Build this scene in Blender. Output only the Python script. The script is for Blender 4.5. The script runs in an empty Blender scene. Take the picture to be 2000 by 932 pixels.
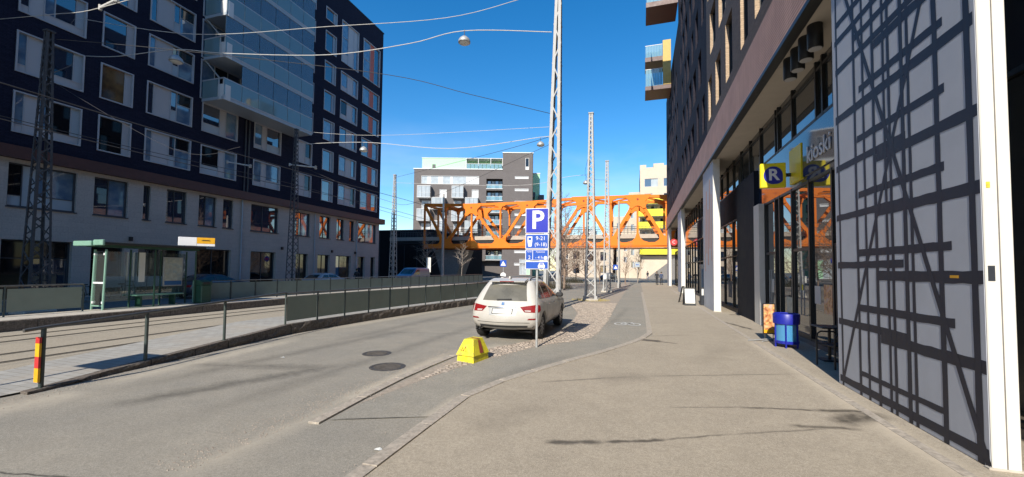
import bpy, bmesh, math, random
from mathutils import Vector, Matrix
random.seed(7)
sc = bpy.context.scene
COL = sc.collection
R = math.radians

# ------------------------------------------------------------------ camera
F, PITCH, YAW, ROLL = 800.0, math.atan(32/800.0), math.atan(240/800.0), 0.010
cam_d = bpy.data.cameras.new('camera'); cam = bpy.data.objects.new('camera', cam_d); COL.objects.link(cam)
cam_d.sensor_fit = 'HORIZONTAL'; cam_d.sensor_width = 36.0; cam_d.lens = 36.0*F/2000.0
cam_d.shift_y = (493.6-466.0)/2000.0
cam_d.clip_start = 0.05; cam_d.clip_end = 3000
fw = Vector((-math.sin(YAW)*math.cos(PITCH), math.cos(YAW)*math.cos(PITCH), math.sin(PITCH)))
rt = Vector((math.cos(YAW), math.sin(YAW), 0)); up = rt.cross(fw)
r2 = rt*math.cos(ROLL)+up*math.sin(ROLL); u2 = up*math.cos(ROLL)-rt*math.sin(ROLL)
mw = Matrix((r2, u2, -fw)).transposed().to_4x4(); mw.translation = Vector((0, 0, 1.9))
cam.matrix_world = mw
sc.camera = cam

# ------------------------------------------------------------------ light
SUN_EL, SUN_SLOPE = R(35), 0.112
sun_from = Vector((-SUN_SLOPE, -1, 0)).normalized()*math.cos(SUN_EL)+Vector((0, 0, math.sin(SUN_EL)))
sun_d = bpy.data.lights.new('sun', 'SUN'); sun_d.energy = 4.3; sun_d.angle = R(0.53); sun_d.color = (1.0, 0.93, 0.82)
sun = bpy.data.objects.new('sun', sun_d); COL.objects.link(sun)
sun.rotation_euler = (-sun_from).to_track_quat('-Z', 'Y').to_euler()
world = bpy.data.worlds.new('World'); sc.world = world; world.use_nodes = True
wt = world.node_tree; bg = wt.nodes['Background']
sky = wt.nodes.new('ShaderNodeTexSky'); sky.sky_type = 'NISHITA'; sky.sun_disc = False
sky.sun_elevation = SUN_EL; sky.sun_rotation = math.atan2(sun_from.x, sun_from.y)
sky.air_density = 1.0; sky.dust_density = 0.25; sky.ozone_density = 2.0; sky.altitude = 20
hs = wt.nodes.new('ShaderNodeHueSaturation'); hs.inputs['Saturation'].default_value = 1.42
hs.inputs['Value'].default_value = 1.28
wt.links.new(sky.outputs[0], hs.inputs['Color'])
# thin wisps of high cloud, everywhere low in the sky
tc = wt.nodes.new('ShaderNodeTexCoord'); mp = wt.nodes.new('ShaderNodeMapping'); mp.inputs['Scale'].default_value = (1.0, 1.0, 3.2)
nz = wt.nodes.new('ShaderNodeTexNoise'); nz.inputs['Scale'].default_value = 2.6; nz.inputs['Detail'].default_value = 7; nz.inputs['Roughness'].default_value = 0.55
cr = wt.nodes.new('ShaderNodeValToRGB'); cr.color_ramp.elements[0].position = 0.45; cr.color_ramp.elements[1].position = 0.78
sx = wt.nodes.new('ShaderNodeSeparateXYZ'); mr = wt.nodes.new('ShaderNodeMapRange'); mr.inputs[1].default_value = 0.0; mr.inputs[2].default_value = 0.36; mr.inputs[3].default_value = 0.75; mr.inputs[4].default_value = 0.0
mu = wt.nodes.new('ShaderNodeMath'); mu.operation = 'MULTIPLY'
mx = wt.nodes.new('ShaderNodeMix'); mx.data_type = 'RGBA'; mx.inputs['B'].default_value = (6.2, 6.9, 7.8, 1)
L = wt.links.new
L(tc.outputs['Generated'], mp.inputs[0]); L(mp.outputs[0], nz.inputs['Vector']); L(nz.outputs['Fac'], cr.inputs[0])
L(tc.outputs['Generated'], sx.inputs[0]); L(sx.outputs['Z'], mr.inputs[0]); L(cr.outputs[0], mu.inputs[0]); L(mr.outputs[0], mu.inputs[1])
L(mu.outputs[0], mx.inputs['Factor']); L(hs.outputs[0], mx.inputs['A']); L(mx.outputs['Result'], bg.inputs['Color'])
bg.inputs['Strength'].default_value = 0.10
vs = sc.view_settings; vs.view_transform = 'Standard'; vs.look = 'None'; vs.gamma = 1.0; vs.use_curve_mapping = False
vs.exposure = 0.6
sc.cycles.max_bounces = 8; sc.cycles.transparent_max_bounces = 16

# ------------------------------------------------------------------ materials
MATS = {}
class NT:
    def __init__(s, name):
        s.m = bpy.data.materials.new(name); s.m.use_nodes = True; s.t = s.m.node_tree
        s.b = s.t.nodes['Principled BSDF']; s.out = s.t.nodes['Material Output']; MATS[name] = s.m
    def n(s, typ, **kw):
        o = s.t.nodes.new(typ)
        for k, v in kw.items(): setattr(o, k, v)
        return o
    def l(s, a, b): s.t.links.new(a, b)
    def math(s, op, a, b=None, clamp=False):
        o = s.n('ShaderNodeMath', operation=op, use_clamp=clamp)
        for i, v in enumerate((a, b)):
            if v is None: continue
            if hasattr(v, 'is_output') or isinstance(v, bpy.types.NodeSocket): s.l(v, o.inputs[i])
            else: o.inputs[i].default_value = v
        return o.outputs[0]
    def coord(s, kind='Object'):
        if not hasattr(s, '_tc'): s._tc = s.n('ShaderNodeTexCoord')
        return s._tc.outputs[kind]
    def noise(s, scale, detail=3, rough=.55, vec=None):
        o = s.n('ShaderNodeTexNoise'); o.inputs['Scale'].default_value = scale; o.inputs['Detail'].default_value = detail; o.inputs['Roughness'].default_value = rough
        s.l(vec if vec is not None else s.coord(), o.inputs['Vector']); return o.outputs['Fac']
    def ramp(s, fac, stops):
        o = s.n('ShaderNodeValToRGB'); e = o.color_ramp.elements
        while len(e) < len(stops): e.new(.5)
        for i, (p, c) in enumerate(stops):
            e[i].position = p; e[i].color = (c, c, c, 1) if not isinstance(c, (tuple, list)) else (*c[:3], 1)
        s.l(fac, o.inputs[0]); return o.outputs[0]
    def mix(s, fac, a, b, blend='MIX'):
        o = s.n('ShaderNodeMix', data_type='RGBA', blend_type=blend)
        for k, v in (('Factor', fac), ('A', a), ('B', b)):
            sk = o.inputs[k] if k != 'Factor' else o.inputs[0]
            if k == 'A': sk = o.inputs[6]
            if k == 'B': sk = o.inputs[7]
            if isinstance(v, bpy.types.NodeSocket): s.l(v, sk)
            elif isinstance(v, (int, float)): sk.default_value = v if k == 'Factor' else (v, v, v, 1)
            else: sk.default_value = (*v[:3], 1)
        return o.outputs[2]
    def bump(s, h, strength=.3, dist=.01):
        o = s.n('ShaderNodeBump'); o.inputs['Strength'].default_value = strength; o.inputs['Distance'].default_value = dist
        s.l(h, o.inputs['Height']); s.l(o.outputs[0], s.b.inputs['Normal'])
    def set(s, col=None, rough=None, metal=None, ior=None, spec=None):
        def put(k, v):
            if v is None: return
            if isinstance(v, bpy.types.NodeSocket): s.l(v, s.b.inputs[k])
            elif isinstance(v, (tuple, list)): s.b.inputs[k].default_value = (*v[:3], 1)
            else: s.b.inputs[k].default_value = v
        put('Base Color', col); put('Roughness', rough); put('Metallic', metal); put('IOR', ior); put('Specular IOR Level', spec)
        return s.m

def simple(name, col, rough=.6, var=.18, scale=6, metal=0, bump=0, dirt=None, ior=None, spec=None):
    t = NT(name)
    f = t.noise(scale, 5, .6)
    lo = tuple(c*(1-var) for c in col); hi = tuple(min(1, c*(1+var)) for c in col)
    c = t.ramp(f, [(.3, lo), (.7, hi)])
    if dirt:
        g = t.noise(dirt[1], 6, .65); c = t.mix(t.ramp(g, [(.5, 0.0), (.72, dirt[2])]), c, dirt[0])
    t.set(c, t.ramp(f, [(.2, max(0, rough-.08)), (.8, min(1, rough+.08))]), metal, ior, spec)
    if bump: t.bump(t.noise(scale*6, 4, .7), bump, .01)
    return t.m

def asphalt(name, dark, light, sand, sandamt=.5, stains=(), scale=1.0, sands=()):
    t = NT(name)
    fine = t.noise(95*scale, 3, .75); vo = t.n('ShaderNodeTexVoronoi'); vo.inputs['Scale'].default_value = 120*scale; t.l(t.coord(), vo.inputs['Vector'])
    big = t.noise(.55, 6, .62); mid = t.noise(3.1, 5, .65)
    c = t.ramp(fine, [(.36, tuple(x*.72 for x in dark)), (.64, tuple(x*1.16 for x in light))])
    c = t.mix(t.ramp(vo.outputs['Color'], [(.12, .45), (.3, 0.0)]), c, tuple(x*1.45 for x in light))
    c = t.mix(t.ramp(big, [(.38, 0.0), (.68, sandamt)]), c, sand)
    c = t.mix(t.ramp(mid, [(.3, .22), (.6, 0.0)]), c, tuple(x*.72 for x in dark))
    g2 = t.noise(26*scale, 4, .8); c = t.mix(t.ramp(g2, [(.38, .34), (.52, 0.0)]), c, tuple(x*.66 for x in dark)); c = t.mix(t.ramp(g2, [(.56, 0.0), (.70, .28)]), c, tuple(min(1, x*1.3) for x in light))
    if stains or sands:
        sp = t.n('ShaderNodeSeparateXYZ'); t.l(t.coord(), sp.inputs[0])
        wob = t.math('SUBTRACT', t.noise(3.2, 5, .6), .5); edge = t.noise(9, 4, .65)
        def mask(segs):
            tot = None
            for (x0, y0, x1, y1, w, amp, k) in segs:
                dx, dy = x1-x0, y1-y0; ln = math.hypot(dx, dy); cx, cy = dx/ln, dy/ln
                ax = t.math('SUBTRACT', sp.outputs[0], x0); ay = t.math('SUBTRACT', sp.outputs[1], y0)
                u = t.math('ADD', t.math('MULTIPLY', ax, cx), t.math('MULTIPLY', ay, cy))
                v = t.math('ADD', t.math('MULTIPLY', ay, cx), t.math('MULTIPLY', ax, -cy))
                v = t.math('ABSOLUTE', t.math('ADD', v, t.math('MULTIPLY', wob, amp)))
                a = t.math('SUBTRACT', 1.0, t.math('DIVIDE', v, w), True)
                e1 = t.math('MULTIPLY', u, 5/ln, True); e2 = t.math('MULTIPLY', t.math('SUBTRACT', ln, u), 5/ln, True)
                a = t.math('MULTIPLY', t.math('MULTIPLY', a, e1), e2)
                a = t.math('MULTIPLY', t.math('MULTIPLY', a, t.math('ADD', edge, .1)), k*2.2, True)
                tot = a if tot is None else t.math('MAXIMUM', tot, a)
            return tot
        if sands: c = t.mix(mask(sands), c, tuple(x*1.12 for x in sand))
        tot = mask(stains); c = t.mix(tot, c, tuple(x*.36 for x in dark))
        t.set(c, t.math('SUBTRACT', .88, t.math('MULTIPLY', tot, .25)))
    else:
        t.set(c, .88)
    t.set(spec=.25)
    t.bump(fine, .35, .006)
    return t.m

asphalt('road_asphalt', (.215, .198, .166), (.33, .308, .265), (.39, .347, .278), .5, stains=((-6.9, 3.6, -5.4, 7.0, .32, .5, .45), (-8.4, 5.8, -5.2, 6.6, .3, .5, .35), (-7.6, 4.0, -6.6, 12.0, .35, .5, .28), (-5.4, 3.0, -5.0, 14.0, .3, .4, .25), (-7.4, 8.0, -7.0, 20.0, .35, .5, .25), (-6.2, 2.2, -4.6, 2.5, .02, .1, .8), (-8.0, 10.5, -4.0, 11.2, .02, .12, .8)),
    sands=((-7.9, 2.9, -8.0, 4.2, .5, .5, .55), (-8.1, 4.0, -8.55, 9.0, .35, .4, .6), (-3.95, 2.6, -3.9, 5.0, .22, .2, .42), (-4.0, 4.5, -3.95, 8.6, .22, .15, .8), (-3.9, 8.3, -3.0, 10.0, .35, .3, .7), (-9.0, 10, -8.3, 18.0, .3, .3, .5)))
asphalt('cycle_asphalt', (.235, .22, .186), (.325, .305, .262), (.39, .345, .275), .45, stains=((-3.62, 4.32, -2.3, 4.86, .03, .04, .8), (-2.6, 6.0, -1.2, 9.6, .25, .4, .2), (-.9, 14, -.3, 22, .2, .3, .2)), sands=((-2.55, 3.5, -2.5, 5.9, .15, .1, .7),))
asphalt('sidewalk_asphalt', (.31, .265, .203), (.42, .364, .285), (.45, .388, .298), .55, stains=(
    (-.98, 4.44, -.3, 4.69, .075, .14, .95), (-.36, 4.66, .36, 4.98, .055, .12, 1.0), (.25, 4.92, 1.1, 5.38, .03, .09, .6), (1.0, 5.33, 2.4, 6.0, .035, .10, .5), (.4, 6.12, 1.5, 6.48, .035, .10, .5), (1.3, 6.42, 2.5, 6.68, .05, .12, .75), (2.3, 6.63, 3.05, 6.8, .10, .16, .9),
    (2.35, 6.15, 3.2, 6.8, .24, .35, .8), (1.75, 5.88, 2.65, 6.02, .07, .14, .7), (.05, 11.85, .72, 11.62, .2, .3, 1.4), (.6, 11.66, 1.1, 11.44, .06, .1, 1.1), (3.1, 17.2, 3.7, 14.9, .12, .3, 1.1), (3.9, 19.9, 4.5, 19.9, .2, .2, 1.0),
    (-1.6, 6.75, .1, 7.76, .05, .1, .5), (.0, 7.7, 2.95, 8.9, .05, .1, .45), (.25, 12.4, 1.5, 13.15, .05, .1, .5), (-.6, 7.2, .3, 7.9, .35, .5, .22), (1.6, 3.6, 2.0, 4.6, .4, .5, .16), (-1.9, 4.4, -1.2, 5.8, .4, .6, .16), (1.2, 9.0, 2.2, 11.5, .5, .6, .14)),
    sands=((2.9, 3.0, 3.05, 14.0, .25, .15, .6),))
asphalt('track_paving', (.30, .262, .205), (.40, .352, .28), (.43, .375, .29), .5)
asphalt('street_asphalt', (.13, .125, .115), (.21, .20, .185), (.27, .245, .205), .3)
simple('granite', (.385, .335, .275), .85, .3, 22, bump=.5, dirt=((.32, .292, .245), 5, .75))
simple('granite_rough', (.15, .125, .105), .9, .5, 26, bump=1.0, dirt=((.05, .043, .036), 9, .85))
simple('sett_stone', (.33, .275, .225), .85, .35, 5, bump=.5, dirt=((.36, .31, .25), 1.2, .6))
simple('sand_joint', (.34, .285, .228), .95, .25, 14, bump=.4)
simple('concrete', (.46, .42, .36), .85, .16, 9, bump=.25, dirt=((.25, .23, .2), 2, .5))
simple('concrete_dark', (.20, .185, .17), .85, .2, 6, bump=.25)
simple('iron_cover', (.13, .115, .10), .6, .35, 12, metal=.6, bump=.4)
simple('rail_steel', (.10, .09, .085), .4, .3, 20, metal=.8)
simple('white_marking', (.62, .62, .6), .8, .2, 14, dirt=((.25, .24, .22), 7, .85))

def pavers(name):
    t = NT(name); br = t.n('ShaderNodeTexBrick'); br.inputs['Scale'].default_value = 1.0
    br.inputs['Brick Width'].default_value = .28; br.inputs['Row Height'].default_value = .14; br.inputs['Mortar Size'].default_value = .006
    br.inputs['Color1'].default_value = (.36, .355, .335, 1); br.inputs['Color2'].default_value = (.29, .285, .27, 1); br.inputs['Mortar'].default_value = (.17, .155, .13, 1)
    t.l(t.coord(), br.inputs['Vector'])
    f = t.noise(40, 3, .7); c = t.mix(t.ramp(f, [(.3, .0), (.7, .35)]), br.outputs['Color'], (.4, .37, .32))
    t.set(t.mix(t.ramp(t.noise(.9, 5), [(.5, 0.0), (.75, .5)]), c, (.38, .32, .25)), .88, spec=.25); t.bump(br.outputs['Fac'], -.4, .006); return t.m
pavers('platform_pavers')

def brick(name, c1, c2, mortar, axes='yz', bw=.27, rh=.075, bump=.5, rough=.8, spec=.4):
    t = NT(name); sp = t.n('ShaderNodeSeparateXYZ'); t.l(t.coord(), sp.inputs[0]); cb = t.n('ShaderNodeCombineXYZ')
    ix = {'x': 0, 'y': 1, 'z': 2}
    t.l(sp.outputs[ix[axes[0]]], cb.inputs[0]); t.l(sp.outputs[ix[axes[1]]], cb.inputs[1])
    br = t.n('ShaderNodeTexBrick'); br.inputs['Scale'].default_value = 1; br.inputs['Brick Width'].default_value = bw; br.inputs['Row Height'].default_value = rh; br.inputs['Mortar Size'].default_value = .008
    br.inputs['Color1'].default_value = (*c1, 1); br.inputs['Color2'].default_value = (*c2, 1); br.inputs['Mortar'].default_value = (*mortar, 1)
    t.l(cb.outputs[0], br.inputs['Vector'])
    f = t.noise(.5, 5); c = t.mix(t.ramp(f, [(.35, .0), (.75, .35)]), br.outputs['Color'], tuple(x*.6 for x in c1))
    c = t.mix(t.ramp(t.noise(12, 4, .7), [(.35, .0), (.7, .35)]), c, tuple(min(1, x*1.5) for x in c2))
    t.set(c, rough, spec=spec); t.bump(br.outputs['Fac'], -bump, .008); return t.m
brick('dark_brick', (.010, .012, .028), (.019, .021, .042), (.006, .007, .014), spec=.12)
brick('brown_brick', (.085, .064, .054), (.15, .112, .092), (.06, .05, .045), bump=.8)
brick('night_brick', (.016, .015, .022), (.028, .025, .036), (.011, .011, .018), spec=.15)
brick('grey_brick', (.115, .10, .095), (.15, .132, .125), (.105, .095, .09), axes='xz')
brick('reveal_brick', (.36, .26, .17), (.46, .34, .235), (.25, .19, .13), axes='xz')
brick('stone_cladding', (.40, .362, .335), (.445, .40, .365), (.335, .30, .28), bw=.6, rh=.3, bump=.15)
simple('band_metal', (.085, .035, .03), .5, .15, 3)
def ribbed(name, col):
    t = NT(name); sp = t.n('ShaderNodeSeparateXYZ'); t.l(t.coord(), sp.inputs[0])
    s = t.math('SINE', t.math('MULTIPLY', sp.outputs[2], 2*math.pi/.085)); s2 = t.math('SINE', t.math('MULTIPLY', sp.outputs[1], 2*math.pi/.3))
    f = t.noise(1.1, 4); c = t.ramp(f, [(.3, tuple(x*.85 for x in col)), (.7, tuple(x*1.12 for x in col))])
    c = t.mix(t.ramp(s, [(.55, 0.0), (.95, .35)]), c, tuple(x*.55 for x in col)); c = t.mix(t.ramp(s2, [(.93, 0.0), (.99, .35)]), c, tuple(x*.6 for x in col))
    t.set(c, .75); t.bump(s, .4, .012); return t.m
ribbed('fascia_tile', (.56, .345, .285))
simple('soffit', (.47, .42, .36), .85, .07, 2)
simple('white_paint', (.68, .665, .62), .55, .04, 3, dirt=((.62, .57, .48), 1.3, .35))
simple('panel_grey', (.50, .53, .59), .6, .04, 2, dirt=((.43, .46, .51), 1.7, .5))
simple('panel_black', (.014, .016, .032), .55, .3, 20)
simple('dark_frame', (.018, .019, .021), .45, .2, 9)
simple('dark_panel', (.035, .04, .05), .4, .15, 3)
simple('galvanized', (.42, .43, .43), .5, .15, 9, metal=.35, dirt=((.27, .25, .22), 4, .5))
simple('mast_paint', (.38, .385, .385), .6, .14, 7, dirt=((.35, .29, .22), 6, .5))
simple('mast_dark', (.055, .06, .07), .6, .2, 7)
simple('fence_post', (.045, .06, .055), .5, .2, 8)
simple('handrail_metal', (.13, .13, .125), .4, .2, 10, metal=.5)
simple('fence_panel', (.20, .235, .195), .6, .08, 2, dirt=((.26, .25, .2), 2.5, .35))
simple('fence_panel_far', (.15, .20, .185), .6, .1, 2)
simple('mint_metal', (.20, .36, .28), .5, .1, 5)
simple('green_dark', (.02, .07, .045), .5, .2, 6)
simple('roof_black', (.02, .022, .022), .6, .2, 4)
simple('sign_blue', (.004, .016, .40), .45, .08, 4)
simple('sign_blue_mid', (.004, .07, .42), .45, .08, 4)
simple('sign_white', (.72, .72, .74), .5, .04, 4)
simple('yellow_plastic', (.72, .63, .03), .75, .15, 11, bump=.4, dirt=((.25, .21, .09), 6, .9))
simple('sign_yellow', (.80, .66, .008), .45, .05, 3)
simple('shop_blue', (.012, .02, .30), .4, .05, 3)
simple('rust_red', (.30, .06, .03), .8, .3, 14)
simple('red_paint', (.50, .03, .03), .5, .1, 6)
simple('amber_paint', (.75, .38, .01), .5, .1, 6)
simple('bridge_orange', (.80, .205, .018), .6, .05, 1.2, dirt=((.62, .17, .03), .9, .3), spec=.25)
simple('bridge_deck', (.42, .385, .33), .8, .1, 2)
simple('plaster_beige', (.58, .49, .38), .85, .06, .8, bump=.1, dirt=((.45, .38, .3), .25, .4))
simple('plaster_beige_low', (.50, .42, .33), .85, .08, .8)
simple('yellow_panel', (.80, .72, .03), .5, .04, 1)
simple('mint_panel', (.40, .68, .42), .6, .04, 1)
simple('wood_cladding', (.58, .40, .12), .7, .1, 3)
simple('roof_grey', (.12, .12, .12), .8, .15, 1)
simple('bark', (.26, .19, .145), .9, .3, 12, bump=.5)
simple('bark_pale', (.34, .29, .24), .9, .25, 9, bump=.5)
simple('pole_grey', (.40, .385, .36), .6, .12, 5)
simple('window_frame', (.40, .41, .44), .5, .06, 4)
simple('pale_panel', (.42, .42, .44), .5, .05, .7)
simple('pale_panel_blue', (.36, .42, .47), .45, .06, .7)
simple('coral_panel', (.50, .10, .06), .55, .06, 1)
simple('white_far', (.62, .62, .61), .5, .05, 1)
simple('black_rubber', (.018, .018, .018), .85, .2, 20)
simple('chrome', (.55, .55, .56), .18, .05, 10, metal=1)
simple('alloy', (.40, .40, .41), .35, .1, 10, metal=.8, dirt=((.25, .22, .18), 8, .5))
simple('plastic_dark', (.03, .03, .032), .6, .2, 12)
simple('car_glass', (.02, .025, .025), .08, .1, 2, dirt=((.17, .155, .125), 1.3, .55), ior=1.6)
simple('lamp_red', (.22, .012, .014), .22, .15, 12)
simple('lamp_clear', (.5, .45, .44), .15, .1, 12)
simple('skin', (.5, .32, .24), .6, .1, 10)
simple('cloth_dark', (.025, .026, .032), .9, .2, 30)
simple('cloth_blue', (.05, .07, .13), .9, .2, 30)
simple('dry_grass', (.32, .26, .10), .95, .3, 30)
simple('hedge', (.055, .05, .03), .95, .4, 20)
simple('wire', (.05, .05, .055), .6, .1, 5)
simple('wire_light', (.58, .57, .55), .5, .1, 5)
simple('paper', (.72, .72, .68), .7, .05, 4)
simple('poster_map', (.42, .44, .38), .5, .25, 7, dirt=((.2, .35, .45), 5, .7))
simple('poster_blue', (.03, .13, .32), .5, .1, 5)
def advert():
    t = NT('advert_print'); a = t.noise(7, 2, .4); b = t.noise(16, 3, .6)
    c = t.ramp(a, [(.36, (.62, .42, .36)), (.5, (.66, .30, .12)), (.62, (.35, .12, .06))]); c = t.mix(t.ramp(b, [(.52, 0.0), (.6, .7)]), c, (.75, .55, .2)); t.set(c, .35); return t.m
advert()
def carpaint(name, col, dirt, amt):
    t = NT(name); sp = t.n('ShaderNodeSeparateXYZ'); t.l(t.coord(), sp.inputs[0])
    low = t.math('SUBTRACT', 1.0, t.math('MULTIPLY', sp.outputs[2], .8), True)
    d = t.math('MULTIPLY', t.math('ADD', t.math('MULTIPLY', low, .75), t.noise(2.5, 6, .65)), amt, True)
    t.set(t.mix(d, col, dirt), t.math('ADD', .28, t.math('MULTIPLY', d, .5)))
    t.b.inputs['Coat Weight'].default_value = .35; t.b.inputs['Coat Roughness'].default_value = .15; return t.m
carpaint('paint_white', (.60, .59, .57), (.33, .30, .25), .7)
carpaint('paint_dark', (.02, .026, .05), (.10, .09, .08), .3)
carpaint('paint_blue', (.06, .10, .24), (.2, .18, .15), .25)
carpaint('paint_silver', (.40, .42, .46), (.3, .27, .22), .3)
def glass(name, base, rough=.02, ior=1.9, var=None):
    t = NT(name); w = t.noise(.7, 1, .3)
    if var: t.set(t.ramp(t.noise(var[0], 4), [(.4, base), (.6, var[1])]), rough, 0, ior)
    else: t.set(base, rough, 0, ior)
    t.bump(w, .02, .05); return t.m
glass('window_glass', (.014, .028, .055), .02, 2.8)
simple('far_pane', (.40, .44, .46), .2, .15, .8)
simple('navy_cladding', (.012, .016, .028), .7, .15, 3, spec=.15)
simple('hall_black', (.012, .012, .014), .95, .2, .5, spec=.1)
simple('car_glass_dusty', (.13, .125, .105), .3, .25, 1.5, dirt=((.24, .22, .18), 1.3, .6), ior=1.45)
glass('window_curtain_sky', (.08, .15, .25), .04, 2.3, (1.7, (.16, .235, .31)))  # curtained panes, with blue sky reflection put into the base colour
glass('window_warm', (.17, .105, .045), .05, 1.8, (.9, (.06, .035, .02)))
glass('window_dark', (.006, .007, .009), .03, 1.7)
glass('shop_glass', (.025, .034, .04), .012, 2.9)
glass('band_glass', (.025, .04, .07), .05, 1.9)
def clear(name, tint, refl, amt):
    t = NT(name); tr = t.n('ShaderNodeBsdfTransparent'); tr.inputs[0].default_value = (*tint, 1)
    gl = t.n('ShaderNodeBsdfGlossy'); gl.inputs['Roughness'].default_value = .03; gl.inputs[0].default_value = (*refl, 1)
    df = t.n('ShaderNodeBsdfDiffuse'); df.inputs[0].default_value = (*tint, 1)
    fr = t.n('ShaderNodeFresnel'); fr.inputs[0].default_value = 1.7
    m1 = t.n('ShaderNodeMixShader'); m1.inputs[0].default_value = amt; t.l(tr.outputs[0], m1.inputs[1]); t.l(df.outputs[0], m1.inputs[2])
    m2 = t.n('ShaderNodeMixShader'); t.l(fr.outputs[0], m2.inputs[0]); t.l(m1.outputs[0], m2.inputs[1]); t.l(gl.outputs[0], m2.inputs[2])
    t.l(m2.outputs[0], t.out.inputs['Surface']); return t.m
clear('balcony_glass', (.46, .72, .78), (.9, .95, 1), .36)
clear('balcony_glazing', (.42, .62, .80), (.9, .95, 1), .24)
clear('shelter_glass', (.72, .80, .76), (1, 1, 1), .05)
clear('blue_film', (.10, .40, .75), (1, 1, 1), .62)

# ------------------------------------------------------------------ mesh helpers
class MB:
    def __init__(s): s.v, s.f = [], []
    def add(s, vs_, fs):
        o = len(s.v); s.v += [tuple(v) for v in vs_]; s.f += [tuple(i+o for i in f) for f in fs]; return s
    def box(s, x0, x1, y0, y1, z0, z1):
        return s.add([(x0, y0, z0), (x1, y0, z0), (x1, y1, z0), (x0, y1, z0), (x0, y0, z1), (x1, y0, z1), (x1, y1, z1), (x0, y1, z1)],
                     [(3, 2, 1, 0), (4, 5, 6, 7), (0, 1, 5, 4), (1, 2, 6, 5), (2, 3, 7, 6), (3, 0, 4, 7)])
    def bbox(s, x0, x1, y0, y1, z0, z1, b=.01):
        # box with chamfered edges along all sides
        xs, ys, zs = (x0, x0+b, x1-b, x1), (y0, y0+b, y1-b, y1), (z0, z0+b, z1-b, z1)
        bm = bmesh.new(); bmesh.ops.create_cube(bm, size=1)
        for v in bm.verts: v.co = ((x0+x1)/2+v.co.x*(x1-x0), (y0+y1)/2+v.co.y*(y1-y0), (z0+z1)/2+v.co.z*(z1-z0))
        bmesh.ops.bevel(bm, geom=bm.edges[:], offset=b, segments=1, affect='EDGES'); bm.verts.index_update()
        s.add([v.co[:] for v in bm.verts], [[v.index for v in f.verts] for f in bm.faces]); bm.free(); return s
    def beam(s, p, q, w, h, upv=(0, 0, 1)):
        p, q = Vector(p), Vector(q); d = (q-p).normalized(); u = Vector(upv)
        if abs(d.dot(u)) > .98: u = Vector((0, 1, 0))
        a = d.cross(u).normalized(); b = a.cross(d).normalized()
        vs_ = []
        for c in (p, q):
            for i, j in ((-1, -1), (1, -1), (1, 1), (-1, 1)): vs_.append(c+a*(i*w/2)+b*(j*h/2))
        return s.add(vs_, [(0, 1, 2, 3), (7, 6, 5, 4), (0, 4, 5, 1), (1, 5, 6, 2), (2, 6, 7, 3), (3, 7, 4, 0)])
    def tube(s, pts, rs, n=8, caps=True):
        pts = [Vector(p) for p in pts]
        if not isinstance(rs, (list, tuple)): rs = [rs]*len(pts)
        o = len(s.v); prev = None
        for i, p in enumerate(pts):
            d = (pts[min(i+1, len(pts)-1)]-pts[max(i-1, 0)]).normalized()
            u = prev if prev is not None else (Vector((0, 0, 1)) if abs(d.z) < .95 else Vector((1, 0, 0)))
            a = (u-d*u.dot(d))
            a = a.normalized() if a.length > 1e-5 else Vector((1, 0, 0)); b = d.cross(a); prev = a
            for k in range(n):
                t = 2*math.pi*k/n; s.v.append(tuple(p+(a*math.cos(t)+b*math.sin(t))*rs[i]))
        for i in range(len(pts)-1):
            for k in range(n): s.f.append((o+i*n+k, o+i*n+(k+1) % n, o+(i+1)*n+(k+1) % n, o+(i+1)*n+k))
        if caps:
            s.f.append(tuple(o+k for k in reversed(range(n)))); e = o+(len(pts)-1)*n; s.f.append(tuple(e+k for k in range(n)))
        return s
    def lathe(s, prof, n=20, c=(0, 0, 0), axis='z', a0=0, cap=True):
        o = len(s.v)
        for r, z in prof:
            for k in range(n):
                t = a0+2*math.pi*k/n; x, y = r*math.cos(t), r*math.sin(t)
                p = (x, y, z) if axis == 'z' else ((z, x, y) if axis == 'x' else (x, z, -y))
                s.v.append((c[0]+p[0], c[1]+p[1], c[2]+p[2]))
        for i in range(len(prof)-1):
            for k in range(n): s.f.append((o+i*n+k, o+i*n+(k+1) % n, o+(i+1)*n+(k+1) % n, o+(i+1)*n+k))
        if cap:
            if prof[0][0] > 1e-6: s.f.append(tuple(o+k for k in reversed(range(n))))
            e = o+(len(prof)-1)*n
            if prof[-1][0] > 1e-6: s.f.append(tuple(e+k for k in range(n)))
        return s
    def prism(s, pts, a, b, axis='z'):
        # polygon extruded along an axis from a to b
        def mk(p, t): return (p[0], p[1], t) if axis == 'z' else ((t, p[0], p[1]) if axis == 'x' else (p[0], t, p[1]))
        n = len(pts); o = len(s.v); s.v += [mk(p, a) for p in pts]+[mk(p, b) for p in pts]
        s.f.append(tuple(o+i for i in reversed(range(n)))); s.f.append(tuple(o+n+i for i in range(n)))
        for i in range(n): j = (i+1) % n; s.f.append((o+i, o+j, o+n+j, o+n+i))
        return s
    def quad(s, a, b, c, d): return s.add([a, b, c, d], [(0, 1, 2, 3)])
    def mesh(s, name, smooth=False):
        me = bpy.data.meshes.new(name); me.from_pydata(s.v, [], s.f); me.update()
        bm = bmesh.new(); bm.from_mesh(me); bmesh.ops.recalc_face_normals(bm, faces=bm.faces[:]); bm.to_mesh(me); bm.free()
        if smooth:
            me.polygons.foreach_set('use_smooth', [True]*len(me.polygons)); 
            try: me.set_sharp_from_angle(angle=R(40))
            except Exception: pass
        return me
    def build(s, name, mat, parent=None, smooth=False, loc=None):
        me = s.mesh(name, smooth); me.materials.append(MATS[mat]); return link(name, me, parent, loc)

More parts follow.
